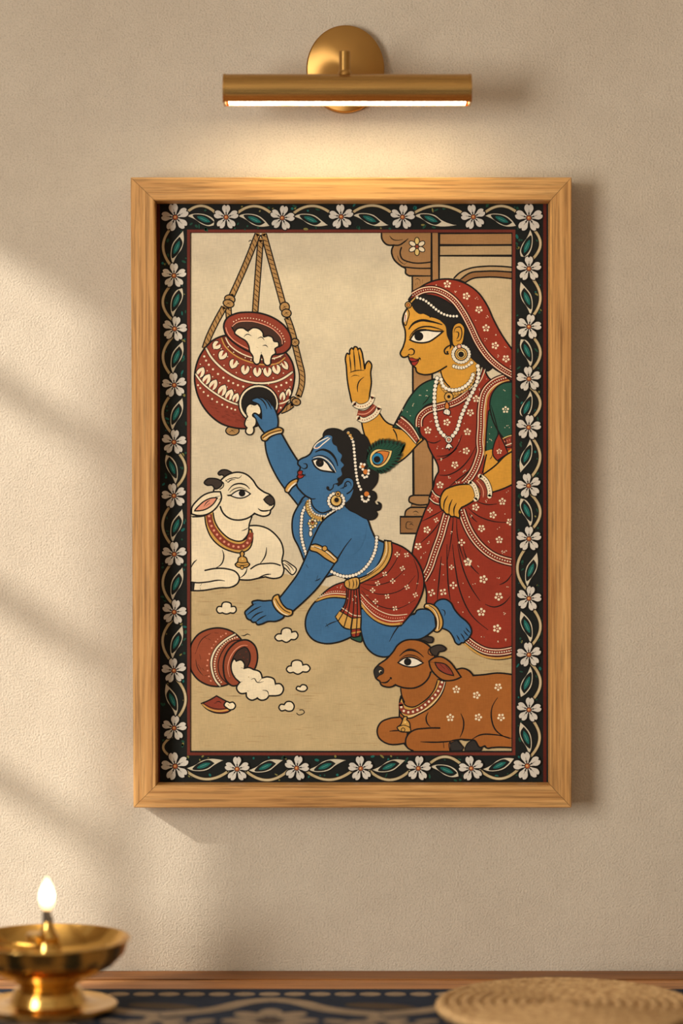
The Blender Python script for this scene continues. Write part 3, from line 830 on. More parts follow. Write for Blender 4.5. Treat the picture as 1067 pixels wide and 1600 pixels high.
# waist band and lower hand
s.crop = 'J'
s.shape('312,362! 335,400 380,425! 372,502! 325,485 284,442!', 'red', 1.8); s.line('308,372 335,410 380,435', 1.4, 'cream'); s.line('288,440 325,475 372,492', 1.4, 'cream'); s.dots('312,420 325,445 340,435 355,455 335,425 350,440', 6, 'pink')
s.band('712,285 745,320 768,375 765,425', [(14.5, 'ink'), (12.5, 'pot')]); s.line('700,285 735,325 758,380 756,430', 1.3, 'pink')
s.shape('640,318! 560,320 480,340 420,368 388,418 378,480 388,532 412,555! 432,578 458,582! 478,602 502,600! 520,606 545,615 552,595 546,560 570,520! 630,490 680,452 695,400 675,345', 'skin', 2.2)
s.lines('448,418 418,470 412,552 | 487,450 462,510 458,580 | 523,483 502,530 503,598', 1.8)
for p in ('640,300 672,325 695,375 700,440 690,452', '728,245 770,275 802,330 815,390 812,425'):
    s.band(p, [(8.6, 'ink'), (6.6, 'cream')]); s.beads(p, 0.85, 4.2, 'ink', 0)
s.build('painted_woman', art, 'painted woman in red sari and veil raising one palm')
LV4 = s.level

# --- blue child
s = Sheet(fa, max(LV2, LV3, LV4)); s.crop = 'L'
# raised arm
s.shape('L:200,560! L:212,680 L:245,785 L:292,885 L:345,975 L:385,1030 L:430,1085 L:515,1192! C:300,700! C:250,640 C:150,500! C:160,410! L:450,685 L:400,600 L:345,500!', 'blue', 2.3)
# torso
s.shape('C:180,680 E:330,35 E:303,90 E:297,150 E:306,205 E:330,252 E:362,335! E:480,420! E:540,405 E:600,432 E:640,435 E:720,420 E:800,330 E:800,235! E:745,212! E:722,160 E:700,105 E:660,72 E:600,52! C:540,760 C:440,640 C:300,640', 'blue', 2.3)
s.lines('C:150,745 C:172,700 | C:180,690 C:160,720 | C:140,740 C:190,700', 1.4)
# far knee, cloth tip, near leg
s.crop = 'E'
s.shape('620,730! 668,720! 668,768 635,760 612,745', 'green', 1.8)
s.shape('440,535 395,585 370,645 375,710 410,755 470,776 540,770 620,738! 640,640! 590,520!', 'blue', 2.3)
s.lines('475,685 510,665 540,655 | 480,668 492,688', 1.4)
s.shape('E:668,590! E:664,650 E:672,730 E:700,800 E:750,840 E:810,847 E:850,825 K:0,880 K:100,870 K:225,790! K:260,750! K:240,600! K:155,575! K:60,602 E:960,612 E:900,600! E:760,560!', 'blue', 2.3)
s.line('955,612 890,660 850,710 820,766', 1.8, 'ink', 2)
s.crop = 'K'
s.shape('240,530! 265,500 300,482 350,480 400,510 440,580 500,650 560,700 600,760 607,800 590,842! 570,870 545,887! 530,905 508,905! 480,924 450,905 430,860 385,795 310,762!', 'blue', 2.2)
s.lines('460,830 478,860 492,888 | 500,815 525,850 540,885 | 528,785 555,820 578,842 | 550,758 570,785 594,808', 1.5); s.lines('312,580 340,592 347,620 340,642', 1.2)
s.shape('142,556 152,528 190,522 250,545 302,618 327,700 312,768 270,802 236,790! 258,750 258,680 222,612 180,575', 'gold', 2.0); s.line('160,542 200,548 250,600 275,680 270,780', 1.6, 'cream'); s.line('190,540 240,575 282,650 292,720 285,770', 1.5, 'rope_dark')
# loin cloth
s.crop = 'E'
s.shape('600,440! 520,465 460,510 425,552! 500,530 590,535! 615,480!', 'red', 2.0); s.line('428,545 500,522 592,527', 2.8, 'gold'); s.line('440,528 505,508 592,512', 1.3, 'cream'); s.beads('452,518 510,497 590,500', 0.8, 3.4, 'cream', 0)
s.shape('830,232! 900,262 962,320 1000,400 1006,460 982,545 930,625 882,680! 820,682 740,650 690,602 664,560! 656,480 665,435! 760,390 820,300', 'red', 2.3)
s.lines('665,452 740,462 830,440 910,370 | 668,470 760,510 880,490 960,410 | 670,490 740,560 850,590 960,540 | 690,440 780,420 850,340 880,270 | 950,320 975,400 960,500', 1.1)
s.line('668,562 695,600 745,645 820,672 884,668', 3.2, 'gold'); s.line('668,545 700,585 750,628 825,655 895,650', 1.3, 'cream'); s.beads('667,530 705,572 755,612 825,638 905,635', 0.9, 3.6, 'pink', 0); s.line('668,512 710,558 760,596 828,622 915,618', 1.1, 'cream')
s.blossoms('E', '862,297 890,372 795,402 838,440 915,473 808,523 730,490 960,515 850,587 745,550 757,452 912,300', 4.6, 4); s.sprinkle('E', '920,560 970,450 560,470 540,480 905,410 700,520 760,580', 0.7)
s.shape('590,478! 582,560 530,632! 545,655 578,692 615,700! 620,740 662,735! 668,650 664,560 655,475!', 'red', 2.0)
s.shape('552,600! 530,632! 545,655 578,690 612,700! 620,640!', 'gold', 1.4); s.shape('620,640! 612,700! 665,695! 667,636!', 'gold', 1.4); s.line('620,720 664,712', 2.2, 'gold')
s.line('566,585 590,600 625,622 665,628', 1.3, 'cream')
s.lines('600,480 592,560 545,655 | 615,480 608,560 575,690 | 630,482 628,580 615,700 | 642,482 648,600 640,735', 1.4, 'ink', 0); s.sprinkle('E', '600,540 625,540 645,560 585,590 640,520', 0.7)
s.shape('792,222! 830,226! 833,290 795,370 720,425 640,462! 635,430! 720,395 770,330 790,270', 'gold', 2.0); s.line('812,228 812,290 780,355 715,408 640,446', 1.1, 'rope_dark'); s.line('803,226 803,285 770,345 700,402', 1.0, 'cream')
s.shape('582,440 600,430 655,425 660,450 650,478 600,482 580,465', 'gold', 1.8); s.lines('600,432 606,455 602,480 | 622,430 628,455 622,480 | 640,428 645,452 640,478', 1.2)
# pearl string at the waist
s.beads('752,205 745,270 710,345 655,398 585,415 500,385', 2.5, 5.0, 'white', 0.9)
# necklaces on the chest
s.beads('C:240,698 C:195,760 C:170,820 E:348,110 E:346,190 E:358,250 E:374,300', 2.4, 5.0, 'white', 0.9)
s.crop = 'C'
s.beads('470,770 430,797 385,825 345,870', 2.4, 4.6, 'white', 0.9); 
s.band('222,715 220,770 245,820 290,850 350,855', [(8.4, 'ink'), (6.4, 'gold')]); s.beads('235,705 240,765 270,810 320,830 360,832', 1.6, 3.8, 'white', 0.5); s.beads('218,730 222,790 250,835 300,868 340,868', 1.7, 4.2, 'pale_gold', 0.5)
for i in range(8): s.oval(258+math.cos(i*.785)*28, 895+math.sin(i*.785)*30, 14, 'white' if i % 2 else 'pale_gold', 1.0, seg=12)
s.oval(258, 893, 19, 'gold', 1.2); s.oval(258, 888, 8, 'lip', 0.8); s.oval(243, 945, 13, 'white', 1.0)
s.crop = 'E'; s.shape('390,170! 402,170! 405,195 395,202 388,190', 'white', 1.0)
# near arm on the ground
s.shape('E:600,52 E:520,70 E:460,120 E:420,190 E:385,275 E:360,335 E:325,405 E:270,480 E:222,540! E:290,612! E:355,555 E:430,480 E:490,400 E:545,320 E:640,290 E:690,120', 'blue', 0)
s.line('530,66 460,120 420,190 385,275 360,335 325,405 270,480 222,540', 2.3); s.line('290,612 355,555 430,480 490,400 545,315 580,258 617,210', 2.2, 'ink', 2)
s.lines('435,410 428,440 | 420,440 440,432 450,425', 1.2); s.lines('370,350 385,370', 1.0)
s.shape('395,252! 412,242 465,258 520,300 542,325 525,347! 480,322 430,286 392,270', 'gold', 2.0); s.line('402,252 465,272 530,322', 1.8, 'cream'); s.line('415,256 470,280 525,328', 1.1, 'rope_dark'); s.oval(472, 265, 14, 'gold', 1.6)
s.crop = 'F'
s.shape('695,96 620,96 560,92 527,105 535,126! 500,155 470,190 478,212! 488,235 518,250! 530,264 556,264! 570,284 602,280 650,260 720,257 780,222 750,150', 'blue', 2.3)
s.lines('600,138 540,168 488,207 | 617,180 560,203 518,243 | 640,210 592,235 556,264', 1.7); s.lines('530,124 560,118', 1.5)
s.shape('688,85 702,58 737,47 745,72 768,120 802,155 847,175 845,202 808,218 768,205 718,165 693,122', 'gold', 2.1); s.line('700,95 728,150 775,195 812,208', 1.7, 'cream'); s.line('715,80 745,130 785,170 828,190', 1.6, 'rope_dark')
# hair
s.crop = 'C'
s.shape('345,165 362,125 420,105 482,115 512,132! 545,105 592,100 640,125 658,152! 700,170 732,230 755,300 782,400 802,480 795,550 760,600 738,622! 780,640 788,690 768,712! 790,742 812,740 800,715! 828,738 820,778 778,790! 798,820 782,850 740,866 690,850 620,810 560,780 520,720 500,600 470,500 440,300 415,180', 'black', 1.8)
# face
s.shape('430,170 365,165 320,200 275,245 252,290 240,312 208,337 165,355 138,377 135,402 155,425 152,445! 133,470! 138,488 130,505 140,528! 125,560 130,590 155,622 200,665 240,688! 258,750 310,800 370,800 440,760 560,700 600,560 540,430 470,250', 'blue', 0)
s.line('352,172 320,200 275,245 252,290 240,312 208,337 165,355 138,377 135,402 155,425 152,445! 133,470! 138,488 130,505 140,528! 125,560 130,590 155,622 200,665 245,690', 2.3)
s.line('245,690 255,740 290,785 340,808 385,795 430,770', 1.9); s.lines('240,688 262,692 285,688', 1.4)
# curls framing the face
s.shape('345,165 390,150 440,150 560,300 600,520 520,530 500,560 470,575 440,570 432,600 400,625 372,605 378,585 395,590 400,612 422,598 430,570 470,552 462,528 502,490 495,440 518,410 490,372 502,330 468,290 458,255 430,235 418,205 420,172 385,160', 'black', 0)
s.shape('500,560 520,525 552,512 592,530 602,572 582,620 545,648 500,655 455,640 470,600', 'blue', 0); s.line('470,580 500,560 520,525 552,512 592,530 602,572 582,620 545,648', 2.0)
s.lines('488,605 520,592 530,560 550,545 575,560 578,585 | 520,592 540,580 535,565 | 500,600 520,605', 1.6)
# features
s.shape('255,370! 290,358 340,362 382,395 412,440 445,470! 380,462 320,450 280,420', 'white', 2.3); s.oval(318, 392, 34, 'ink', 0); s.oval(322, 385, 8, 'hollow', 0)
s.line('262,352 310,340 365,358 415,405 452,468', 1.5, 'cream', 3); s.line('250,350 310,328 375,345 425,395 455,465', 1.6, 'ink', 3)
s.line('280,302 340,280 395,298 445,352 468,418', 3.4, 'ink', 3)
s.line('402,186 345,232 292,270 270,266 284,240 345,198 388,178', 1.6, 'white'); s.line('275,262 290,268 310,255', 1.2, 'pink', 3)
s.lines('180,398 208,403 212,425 190,440 168,432 | 160,425 172,432', 1.8)
s.shape('150,455! 175,462 170,480 192,492! 175,512 150,522 132,505 140,490! 134,470', 'lip', 1.2); s.lines('140,490 165,492 200,492 | 195,480 200,505', 1.5)
# earring
ringp = [(455+math.cos(t*math.pi/8)*64, 708+math.sin(t*math.pi/8)*64) for t in range(16)]
s.dots(' '.join('%f,%f' % p for p in ringp), 13, 'white', 0.9); s.oval(455, 705, 46, 'gold', 1.4); s.oval(455, 703, 38, 'pale_gold', 0); s.oval(457, 705, 28, 'gold', 0); s.oval(458, 700, 20, 'ink', 0); s.oval(470, 650, 22, 'gold', 1.4); s.oval(470, 650, 9, 'hollow', 0)
# pearls and clips in the hair
s.beads('555,140 590,200 605,300 612,380 622,480 640,570 672,636', 2.2, 5.4, 'white', 0); s.dots('555,142 573,160 582,182', 11, 'gold')
for x, y in ((672, 415), (700, 465), (708, 650)): s.oval(x, y, 24, 'orange', 1.2)
s.dots('662,400 655,425 690,405 676,445 725,455 722,480 710,505 690,512 675,495', 11, 'white', 0.4); s.dots('670,420', 9, 'orange')
s.dots('668,672 672,695 688,710 705,712 722,698 728,672', 11, 'white', 0.4)
# feather
s.crop = 'C'
cx_, cy_ = 850, 335
edge = cr(T('712,400 712,335 738,270 790,225 850,206 940,215 1022,240! 1000,300 970,370 912,430 842,465 780,458 730,425', 'C'), True)
s.up(); s.poly(edge, 'leaf')
X0, Y0, _ = T('735,420', 'C')[0]; s.up()
for i, (x, y) in enumerate(edge):
    for q in (0, 1):
        x2, y2 = edge[(i+1) % len(edge)]; xx, yy = x+(x2-x)*q*.5, y+(y2-y)*q*.5
        dx, dy = xx-X0, yy-Y0; L = math.hypot(dx, dy)
        if L < 14: continue
        dx /= L; dy /= L
        k = 3.2+(i*7 % 5)*0.4
        tw = 0.35 if yy > Y0-20 else -0.35
        ex, ey = dx*math.cos(tw)-dy*math.sin(tw), dx*math.sin(tw)+dy*math.cos(tw)
        s.ribbon([(xx-ex*4, yy-ey*4), (xx, yy), (xx+ex*k, yy+ey*k)], 1.3, 'ink' if (i+q) % 2 else 'leaf', False, 2)
s.up()
for i in range(0, len(edge), 2):
    x, y = edge[i]; s.ribbon([(X0+(x-X0)*.72, Y0+(y-Y0)*.72), (X0+(x-X0)*.86, Y0+(y-Y0)*.86), (X0+(x-X0)*.98, Y0+(y-Y0)*.98)], 0.7, 'ink', False, 3)
s.shape('735,372 745,312 790,277 850,280 922,288! 905,350 862,408 800,432 752,412', 'pale_gold', 1.0); s.shape('758,365 772,318 812,293 898,300! 880,350 845,395 800,412 765,395', 'orange', 1.2)
s.oval(800, 356, 48, 'eye_blue', 1.0); s.oval(795, 362, 28, 'ink', 0); s.line('715,440 735,420 760,410', 1.4, 'green')
# armlet behind the chin, reaching hand
s.crop = 'L'
s.shape('385,1032! 410,990 450,955 500,935! 508,950! 492,985 450,1022 415,1066 390,1056', 'gold', 2.0); s.line('415,1050 445,1010 488,975', 2.2, 'white')
s.shape('75,212 110,190 160,184 210,196 255,225 285,275 305,320 322,385 320,445 300,500 200,520! 150,455 122,400 95,352 88,338 112,332 145,355 168,380! 168,330 160,285 130,242 90,225', 'blue', 2.2)
s.lines('132,190 170,205 200,240 220,292 | 178,190 220,220 248,265 262,295 | 215,200 250,232 268,270', 1.7)
s.shape('165,550 200,515 270,480 340,463 368,482 362,512 315,522 250,550 205,588 175,580', 'gold', 2.1); s.line('180,560 250,515 350,488', 1.6, 'rope_dark'); s.line('190,570 250,535 355,502', 1.3, 'cream')
s.build('painted_child', art, 'painted blue-skinned crawling child reaching into the hanging pot')
s2 = Sheet(fa, s.level); s2.crop = 'B'
s2.shape('508,832 538,806 575,815 602,806 622,835 626,885 612,902! 568,886 558,900 585,930 582,985 565,1002! 567,1040 548,1062 516,1060 500,1036 512,1005! 494,985 500,940 516,912! 502,880', 'cream', 2.0)
s2.lines('545,812 550,830 | 505,880 520,885 | 600,810 612,830 | 510,940 522,945', 1.0)
s2.build('painted_butter', art, 'white butter dripping from the blue hand')
LV5 = s2.level

# --- brown cow
s = Sheet(fa, LV5); s.crop = 'G'
s.shape('590,800 640,783! 685,835! 670,860! 600,860!', 'hoof', 1.6); s.shape('690,860! 715,805 760,783 812,845 800,860!', 'hoof', 1.6)
s.shape('500,360! 640,292 680,285 720,300 752,335! 820,330 920,318 1040,332! 1040,838! 880,836 850,840 830,825! 800,835 760,785 735,782! 660,778! 600,800 560,858! 330,858 292,832 240,700 240,600 250,480', 'cow', 2.3)
s.shape('250,625! 165,635 112,660 86,710 96,765 140,802 290,802! 300,700!', 'cow', 2.2); s.lines('170,722 215,718 290,722', 1.6)
s.shape('525,700! 420,702 340,715 300,745 282,790 292,832 335,858 590,858! 590,800! 660,778! 640,700!', 'cow', 0); s.line('520,700 420,702 340,715 300,745 282,790 292,832 335,858', 2.2); s.line('590,858 588,800 660,778', 1.4)
s.lines('385,795 450,798 560,795 650,782 | 440,590 425,630 432,665 455,692 | 665,598 685,650 682,710 660,765 | 660,778 700,785 740,782 | 922,488 882,560 880,640 905,710 950,750 1010,775 | 740,782 800,748 890,745 1020,772 | 835,820 850,840 | 545,800 550,840', 1.9)
s.blossoms('G', '635,433 775,472 925,415 593,628 787,625 945,625', 6.8)
s.shape('250,425! 262,500 280,545 350,560 440,480 520,360! 420,300', 'cow', 0); s.line('248,425 258,480 275,520', 1.8)
s.shape('505,362! 478,440 405,518 325,555 282,542 258,480! 242,520 240,560 255,602 300,632 380,602 470,545 540,450 562,372!', 'gold', 1.8)
s.band('540,368 512,440 440,520 370,572 300,590 262,575 250,535', [(8.0, 'ink'), (6.8, 'pot')]); s.beads('535,382 510,440 440,520 370,572 300,590 262,575 250,545', 1.9, 7.4, 'cream', 0)
s.line('555,380 535,445 465,535 380,592 300,622', 1.0, 'cream')
s.shape('385,88 430,64 474,78 470,102 440,108! 415,95', 'horn', 2.0)
s.shape('68,330 65,300 90,265 150,220 200,165 222,130 270,95 340,86 400,100 462,148 485,200! 460,290 452,330 420,380 350,420 280,422 210,400! 190,412 150,415 112,398 104,375! 75,350', 'cow', 0)
s.line('485,205 462,148 400,100 340,86 270,95 222,130 200,165 150,220 90,265 65,300 68,330 78,355 104,375! 112,398 150,415 190,412 210,400! 280,422 350,420 420,380 452,330 456,312', 2.3)
s.shape('452,150 480,130 540,128 564,152 545,166 515,172 500,197 470,190', 'horn', 2.0); s.line('445,150 440,180 470,198', 1.3)
s.shape('445,236! 480,212 520,204 590,240 630,290 668,346! 620,366 540,366 490,330 455,280', 'cow', 2.2); s.shape('485,245! 560,258 600,300 618,336! 560,322 510,290', 'pot', 1.6); s.lines('450,240 490,248 | 520,255 555,290 | 560,265 590,305', 1.2)
s.shape('230,246! 280,212 330,210 405,248! 330,276 282,270', 'white', 2.0); s.oval(297, 240, 26, 'ink', 0); s.lines('240,200 290,162 350,165 408,208', 2.2); s.lines('240,225 290,195 345,198 400,235', 1.3); s.lines('262,178 300,152 355,158', 1.0)
s.shape('66,330 65,300 92,268! 130,292 128,318 98,335 78,352', 'hoof', 1.2); s.dots('108,308', 10, 'cream'); s.dots('112,312', 9, 'ink')
s.lines('105,382 150,382 180,352 | 172,350 182,352 184,362', 2.0)
s.shape('272,622 292,622 290,642! 308,660 315,700 318,722 285,728 240,720 224,695 245,680 262,642!', 'gold', 1.7); s.line('232,690 270,680 310,695', 1.2); s.oval(265, 712, 13, 'gold', 1.2); s.dots('280,660', 7, 'pale_gold')
s.build('painted_cow', art, 'brown cow lying down with white flower spots')

# --- tipped pot with spilled butter
s = Sheet(fa, LV0); s.crop = 'F'; s.lines('440,370 465,372 490,360 515,370', 1.4)
s.shape('40,450 100,362 180,322 280,312 370,340 440,400 480,500 450,650 380,735 280,774 180,765 100,722 40,640', 'clay', 2.4)
s.lines('90,480 130,400 200,355 | 75,520 90,480 | 80,560 100,640 140,690 | 150,385 170,395 | 180,395 200,410 | 110,520 120,560 | 130,630 150,650 | 230,350 260,352 | 100,600 120,640 | 150,690 190,680 | 210,730 180,700', 1.0)
s.line('392,362 310,410 240,480 205,570 212,660 240,730 272,768', 4.4); s.line('392,362 310,410 240,480 205,570 212,660 240,730 272,768', 2.6, 'cream')
s.beads('408,385 340,410 280,465 240,540 230,600 242,680 292,752', 1.2, 3.9, 'cream', 0)
s.dots('320,355 280,380 240,420 208,470 188,517 175,567 170,610 175,650 185,695 200,730', 7, 'pink'); s.dots('295,370 255,400 222,445', 4, 'pink')
s.line('440,405 360,420 290,500 258,600 275,690 330,750', 1.4)
s.shape('300,640 308,550 350,470 420,415 490,407 545,445 571,530 556,620 500,700 430,760 370,770 320,725', 'clay', 2.4)
s.shape('358,620 378,545 420,485 478,465 508,508 505,590 462,650 395,685', 'hollow', 1.8); s.line('350,700 335,640 352,550 400,480 450,450 492,450', 1.5, 'pink', 3)
s.dots('430,520 460,545 455,580 480,500 490,560', 5, 'pot_dark')
s.shape('125,910! 185,885 245,850! 300,880 385,925! 350,970 250,986 170,955', 'pot', 2.0); s.line('135,918 180,950 250,970 345,958', 2.4, 'gold'); s.line('140,908 190,938 260,955 345,945', 1.1); s.lines('240,900 265,895 285,910 | 225,910 250,905', 1.1)
s.build('painted_pot', art, 'tipped brown pot lying at lower left with a broken shard')
s2 = Sheet(fa, s.level); s2.crop = 'F'
s2.shape('362,640 370,575 386,556 402,574! 440,565 468,598 465,632! 500,625 540,642! 590,660 608,708! 650,699 702,718 713,755! 752,755 777,792 760,835 710,850! 662,850! 640,876 590,882 570,868! 520,884 482,852 482,828! 430,828 404,790 430,742! 388,702', 'cream', 2.2)
s2.lines('440,625 460,632 | 520,720 545,712 565,740 620,735 | 605,710 580,738 | 490,810 500,815 | 610,806 650,815 658,850 | 570,868 575,862 | 712,770 712,755 | 380,690 395,690 | 430,742 450,735', 1.2); s2.dots('500,700', 4, 'streak')
s2.build('painted_butter', art, 'white butter spilling from the tipped pot')
def lump(crop, p, lines=None, fill='cream', w=2.0):
    t = Sheet(fa, s2.level); t.crop = crop; t.shape(p, fill, w)
    if lines: t.lines(lines, 1.0)
    t.build('painted_butter_lump', art)
lump('F', '245,165 258,142 285,142! 295,112 330,105 362,122 362,142! 392,142 402,170 385,192 355,190! 325,200 292,190! 262,192')
lump('F', '708,385 725,362 758,358! 765,325 800,310 838,325 842,345! 875,340 892,372 870,402 838,402! 800,425 765,410! 730,412')
lump('F', '800,640 812,618 838,612! 845,580 885,566 922,580 930,605! 965,602 988,632 970,658 930,658! 890,678 855,662! 820,665')
lump('F', '878,795 888,775 908,778! 922,763 955,768 966,790 950,810 920,815! 895,808')
lump('F', '740,940 755,918 782,920! 800,898 840,898 862,930 848,965 815,972 790,962! 758,968')
lump('F', '305,925 325,895 350,905! 375,900 396,930 380,955 350,960! 325,945', '335,915 345,930')
t = Sheet(fa, LV0); t.crop = 'F'; t.line('905,962 930,962 943,980 920,998 895,1000 882,988', 1.3); t.build('painted_mark', art)

# --- floral border over everything
s = Sheet(fa, LV5+160)
def strip(x0, y0, x1, y1, col): rect(s, x0, y0, x1, y1, col)
for q in ((240, 308, 298, 1229), (799, 308, 862, 1229), (240, 308, 862, 364), (240, 1173, 862, 1229)): strip(*q, 'border')
s.up()
for q in ((245, 308, 250, 1222), (848.5, 308, 853.5, 1222)): s.poly([(q[0], q[1]), (q[2], q[1]), (q[2], q[3]), (q[0], q[3])], 'ring')
s.band('244,315.5! 856,315.5!', [(4.0, 'ring')]); 
for q in ((292.5, 359, 297, 1180), (800.5, 359, 805, 1180), (292.5, 359, 805, 363.5), (292.5, 1175.5, 805, 1180)): s.up(); s.poly([(q[0], q[1]), (q[2], q[1]), (q[2], q[3]), (q[0], q[3])], 'maroon')
TOP = [(274, 340), (353.4, 339.7), (440.9, 340.9), (533, 339), (628.7, 339.6), (739.4, 339.3), (826, 341)]
LEFT = [(274, 340), (272, 431), (273, 514), (272.5, 602), (272, 691), (272, 774.7), (272.5, 865.9), (272.3, 956.3), (272, 1047.7), (272.3, 1137.3), (273.9, 1197)]
RIGHT = [(826, 341), (826, 420.3), (826, 510.8), (826, 592.3), (825.5, 668), (825.5, 759), (826, 841.9), (826, 935), (826, 1022.8), (826, 1108.8), (823.5, 1196.5)]
BOT = [(273.9, 1197), (370.5, 1201.3), (463.4, 1199.8), (563.4, 1200.4), (653.4, 1200.2), (735.9, 1200.2), (823.3, 1196.7)]
rnd = random.Random(11)
s.up()
def specks(A):
    for (xa, ya), (xb, yb) in zip(A, A[1:]):
        for k in range(9):
            t = rnd.uniform(0.15, 0.85); o = rnd.choice((-1, 1))*rnd.uniform(10, 19); L = math.hypot(xb-xa, yb-ya)
            x = xa+(xb-xa)*t-(yb-ya)/L*o; y = ya+(yb-ya)*t+(xb-xa)/L*o
            s.disc(x, y, rnd.uniform(1.2, 4.2), rnd.choice(('leaf', 'leaf', 'teal', 'olive', 'leaf')), 9, rnd.uniform(1.0, 2.2), rnd.uniform(0, 3))
for A in (TOP, LEFT, RIGHT, BOT): specks(A)
def vine(p, q, side, flip=False):
    """one curved stem and one leaf between two blossoms; side = which way the stem bows"""
    L = math.hypot(q[0]-p[0], q[1]-p[1])
    if flip: p, q = q, p; side = -side
    ux, uy = (q[0]-p[0])/L, (q[1]-p[1])/L; vx, vy = -uy*side, ux*side
    def at(u, v, c=False): return (p[0]+ux*u+vx*v, p[1]+uy*u+vy*v, c)
    st = [at(14+(L-28)*i/10, 1+17*math.sin(math.pi*(0.04+0.93*i/10))**0.8) for i in range(11)]
    if L < 70:
        s.line(st, 5.6); s.line(st, 3.6, 'stem'); return
    s.line(st, 6.0); s.line(st, 4.0, 'stem'); s.line(st[2:9], 1.1, 'stem_pale', 3)
    b = L-17
    lf = [at(b, 3, True), at(b-10, 7), at(b-24, 6), at(b-38, 1), at(20, -13, True), at(24, -2) if False else at(30, -17), at(b-28, -11), at(b-14, -3)]
    e = max(0, (L-88)*.25)
    tip = at(19+e, -13, True)
    out = [at(b, 2, True), at(b-8, 5.5), at(b-20, 6.5), at(b-34, 3.5), at(b-44, -4), tip, at(b-36, -14.5), at(b-24, -11), at(b-14, -4)]
    s.shape(out, 'stem_pale', 1.2)
    inn = [at(b-10, 3.2), at(b-21, 4.6), at(b-33, 1.4), at(b-44, -7.4, True), at(b-35, -12.2), at(b-24, -8.8), at(b-14, -2.4)]
    s.shape(inn, 'border', 0)
    cor = [at(b-17, 1.2), at(b-25, 1.4), at(b-33, -2.4), at(b-38, -7.4, True), at(b-31, -7.8), at(b-22, -4)]
    s.shape(cor, 'teal', 0); s.line([at(b-22, -1), at(b-32, -5.5)], 1.1, 'pale_teal', 3)
for A, side, flips, revs in ((TOP, -1, (), range(9)), (LEFT, 1, (4, 8), ()), (RIGHT, -1, (6,), (0, 3, 4, 8)), (BOT, 1, (4,), range(9))):
    for i in range(len(A)-1):
        vine(A[i], A[i+1], -side if i in flips else side, i in revs)
def bloom(x, y, r, rot):
    for i in range(5):
        a_ = rot+2*math.pi*i/5; ca, sa = math.cos(a_), math.sin(a_)
        P_ = [(.10, -.06), (.34, -.20), (.66, -.35), (.92, -.27), (1.0, -.10), (.90, 0), (1.0, .10), (.92, .27), (.66, .35), (.34, .20), (.10, .06)]
        q = [(x+r*(u*ca-v*sa), y+r*(u*sa+v*ca), abs(v) < .01) for u, v in P_]
        s.shape(q, 'petal', 1.3)
    s.up()
    for i in range(5):
        a_ = rot+2*math.pi*i/5
        for da, e in ((0, .62), (.16, .40), (-.16, .40)):
            s.ribbon([(x+r*.15*math.cos(a_), y+r*.15*math.sin(a_)), (x+r*.35*math.cos(a_+da*.6), y+r*.35*math.sin(a_+da*.6)), (x+r*e*math.cos(a_+da), y+r*e*math.sin(a_+da))], 0.9, 'ink', False, 2)
    s.up(); s.disc(x, y, r*.21, 'ink', 14); s.up(); s.disc(x, y, r*.165, 'core', 14); s.up(); s.disc(x-.4, y-.4, r*.06, 'pale_gold', 8)
seen = set()
for A in (TOP, LEFT, RIGHT, BOT):
    for i, (x, y) in enumerate(A):
        k = (round(x/12), round(y/12))
        if k in seen: continue
        seen.add(k)
        corner = (x < 290 or x > 810) and (y < 350 or y > 1190)
        bloom(x, y, 22.5 if corner else 20.0, -math.pi/2 + ((i*37) % 5-2)*0.1)
s.build('floral_border', art, 'black border of white five-petalled flowers and curling leaves')
# ------------------------------------------------------------------ brass picture light
TD = 0.088                       # tube axis to wall
tc = px(542.5, 143, TD)
kT = S*(D-TD)/D
pl = empty('picture_light', px(539.5, 109, 0)); tag(pl, 'brushed brass picture light glowing on the wall above the framed painting', 'wall lamp')
TR = 0.0205; HL = 387*kT/2
zc = px(0, 116, TD).z - TR
CUT = -0.0132
def tube_section(r, cut):
    a0 = math.asin(cut/r)            # open below this height
    pts = []
    n = 40
    for i in range(n+1):
        a = a0 + (math.pi-2*a0)*i/n
        pts.append((r*math.cos(a), r*math.sin(a)))
    return pts
bm = bmesh.new()
o_, i_ = tube_section(TR, CUT), tube_section(TR-0.0014, CUT)
loop = o_ + i_[::-1]
x0, x1 = tc.x-HL, tc.x+HL
va = [bm.verts.new((x0+0.003, -TD+u, zc+v)) for u, v in loop]; vb = [bm.verts.new((x1-0.003, -TD+u, zc+v)) for u, v in loop]
n = len(loop)
for i in range(n):
    j = (i+1) % n
    bm.faces.new((va[i], va[j], vb[j], vb[i]))
obj('lamp_tube', bm, M['brass_tube'], pl, True)
for xa, xb in ((x0, x0+0.003), (x1-0.003, x1)):
    bm = bmesh.new()
    sec = tube_section(TR+0.0004, CUT-0.0004)
    fa_ = [bm.verts.new((xa, -TD+u, zc+v)) for u, v in sec]; fb_ = [bm.verts.new((xb, -TD+u, zc+v)) for u, v in sec]
    bm.faces.new(fa_[::-1]); bm.faces.new(fb_)
    for i in range(len(sec)):
        j = (i+1) % len(sec); bm.faces.new((fa_[i], fa_[j], fb_[j], fb_[i]))
    obj('end_cap', bm, M['brass'], pl, True)
bm = bmesh.new()
hw = math.sqrt((TR-0.0014)**2-CUT**2)
box(bm, (x0+0.0062, -TD-hw+0.0002, zc+CUT+0.0008), (x1-0.0062, -TD+hw-0.0002, zc+CUT+0.0028))
M['led'] = glow('warm_diffuser', (1.0, 0.86, 0.56, 1), LAMP_POWER)
obj('light_strip', bm, M['led'], pl)['label'] = 'glowing warm white light strip'
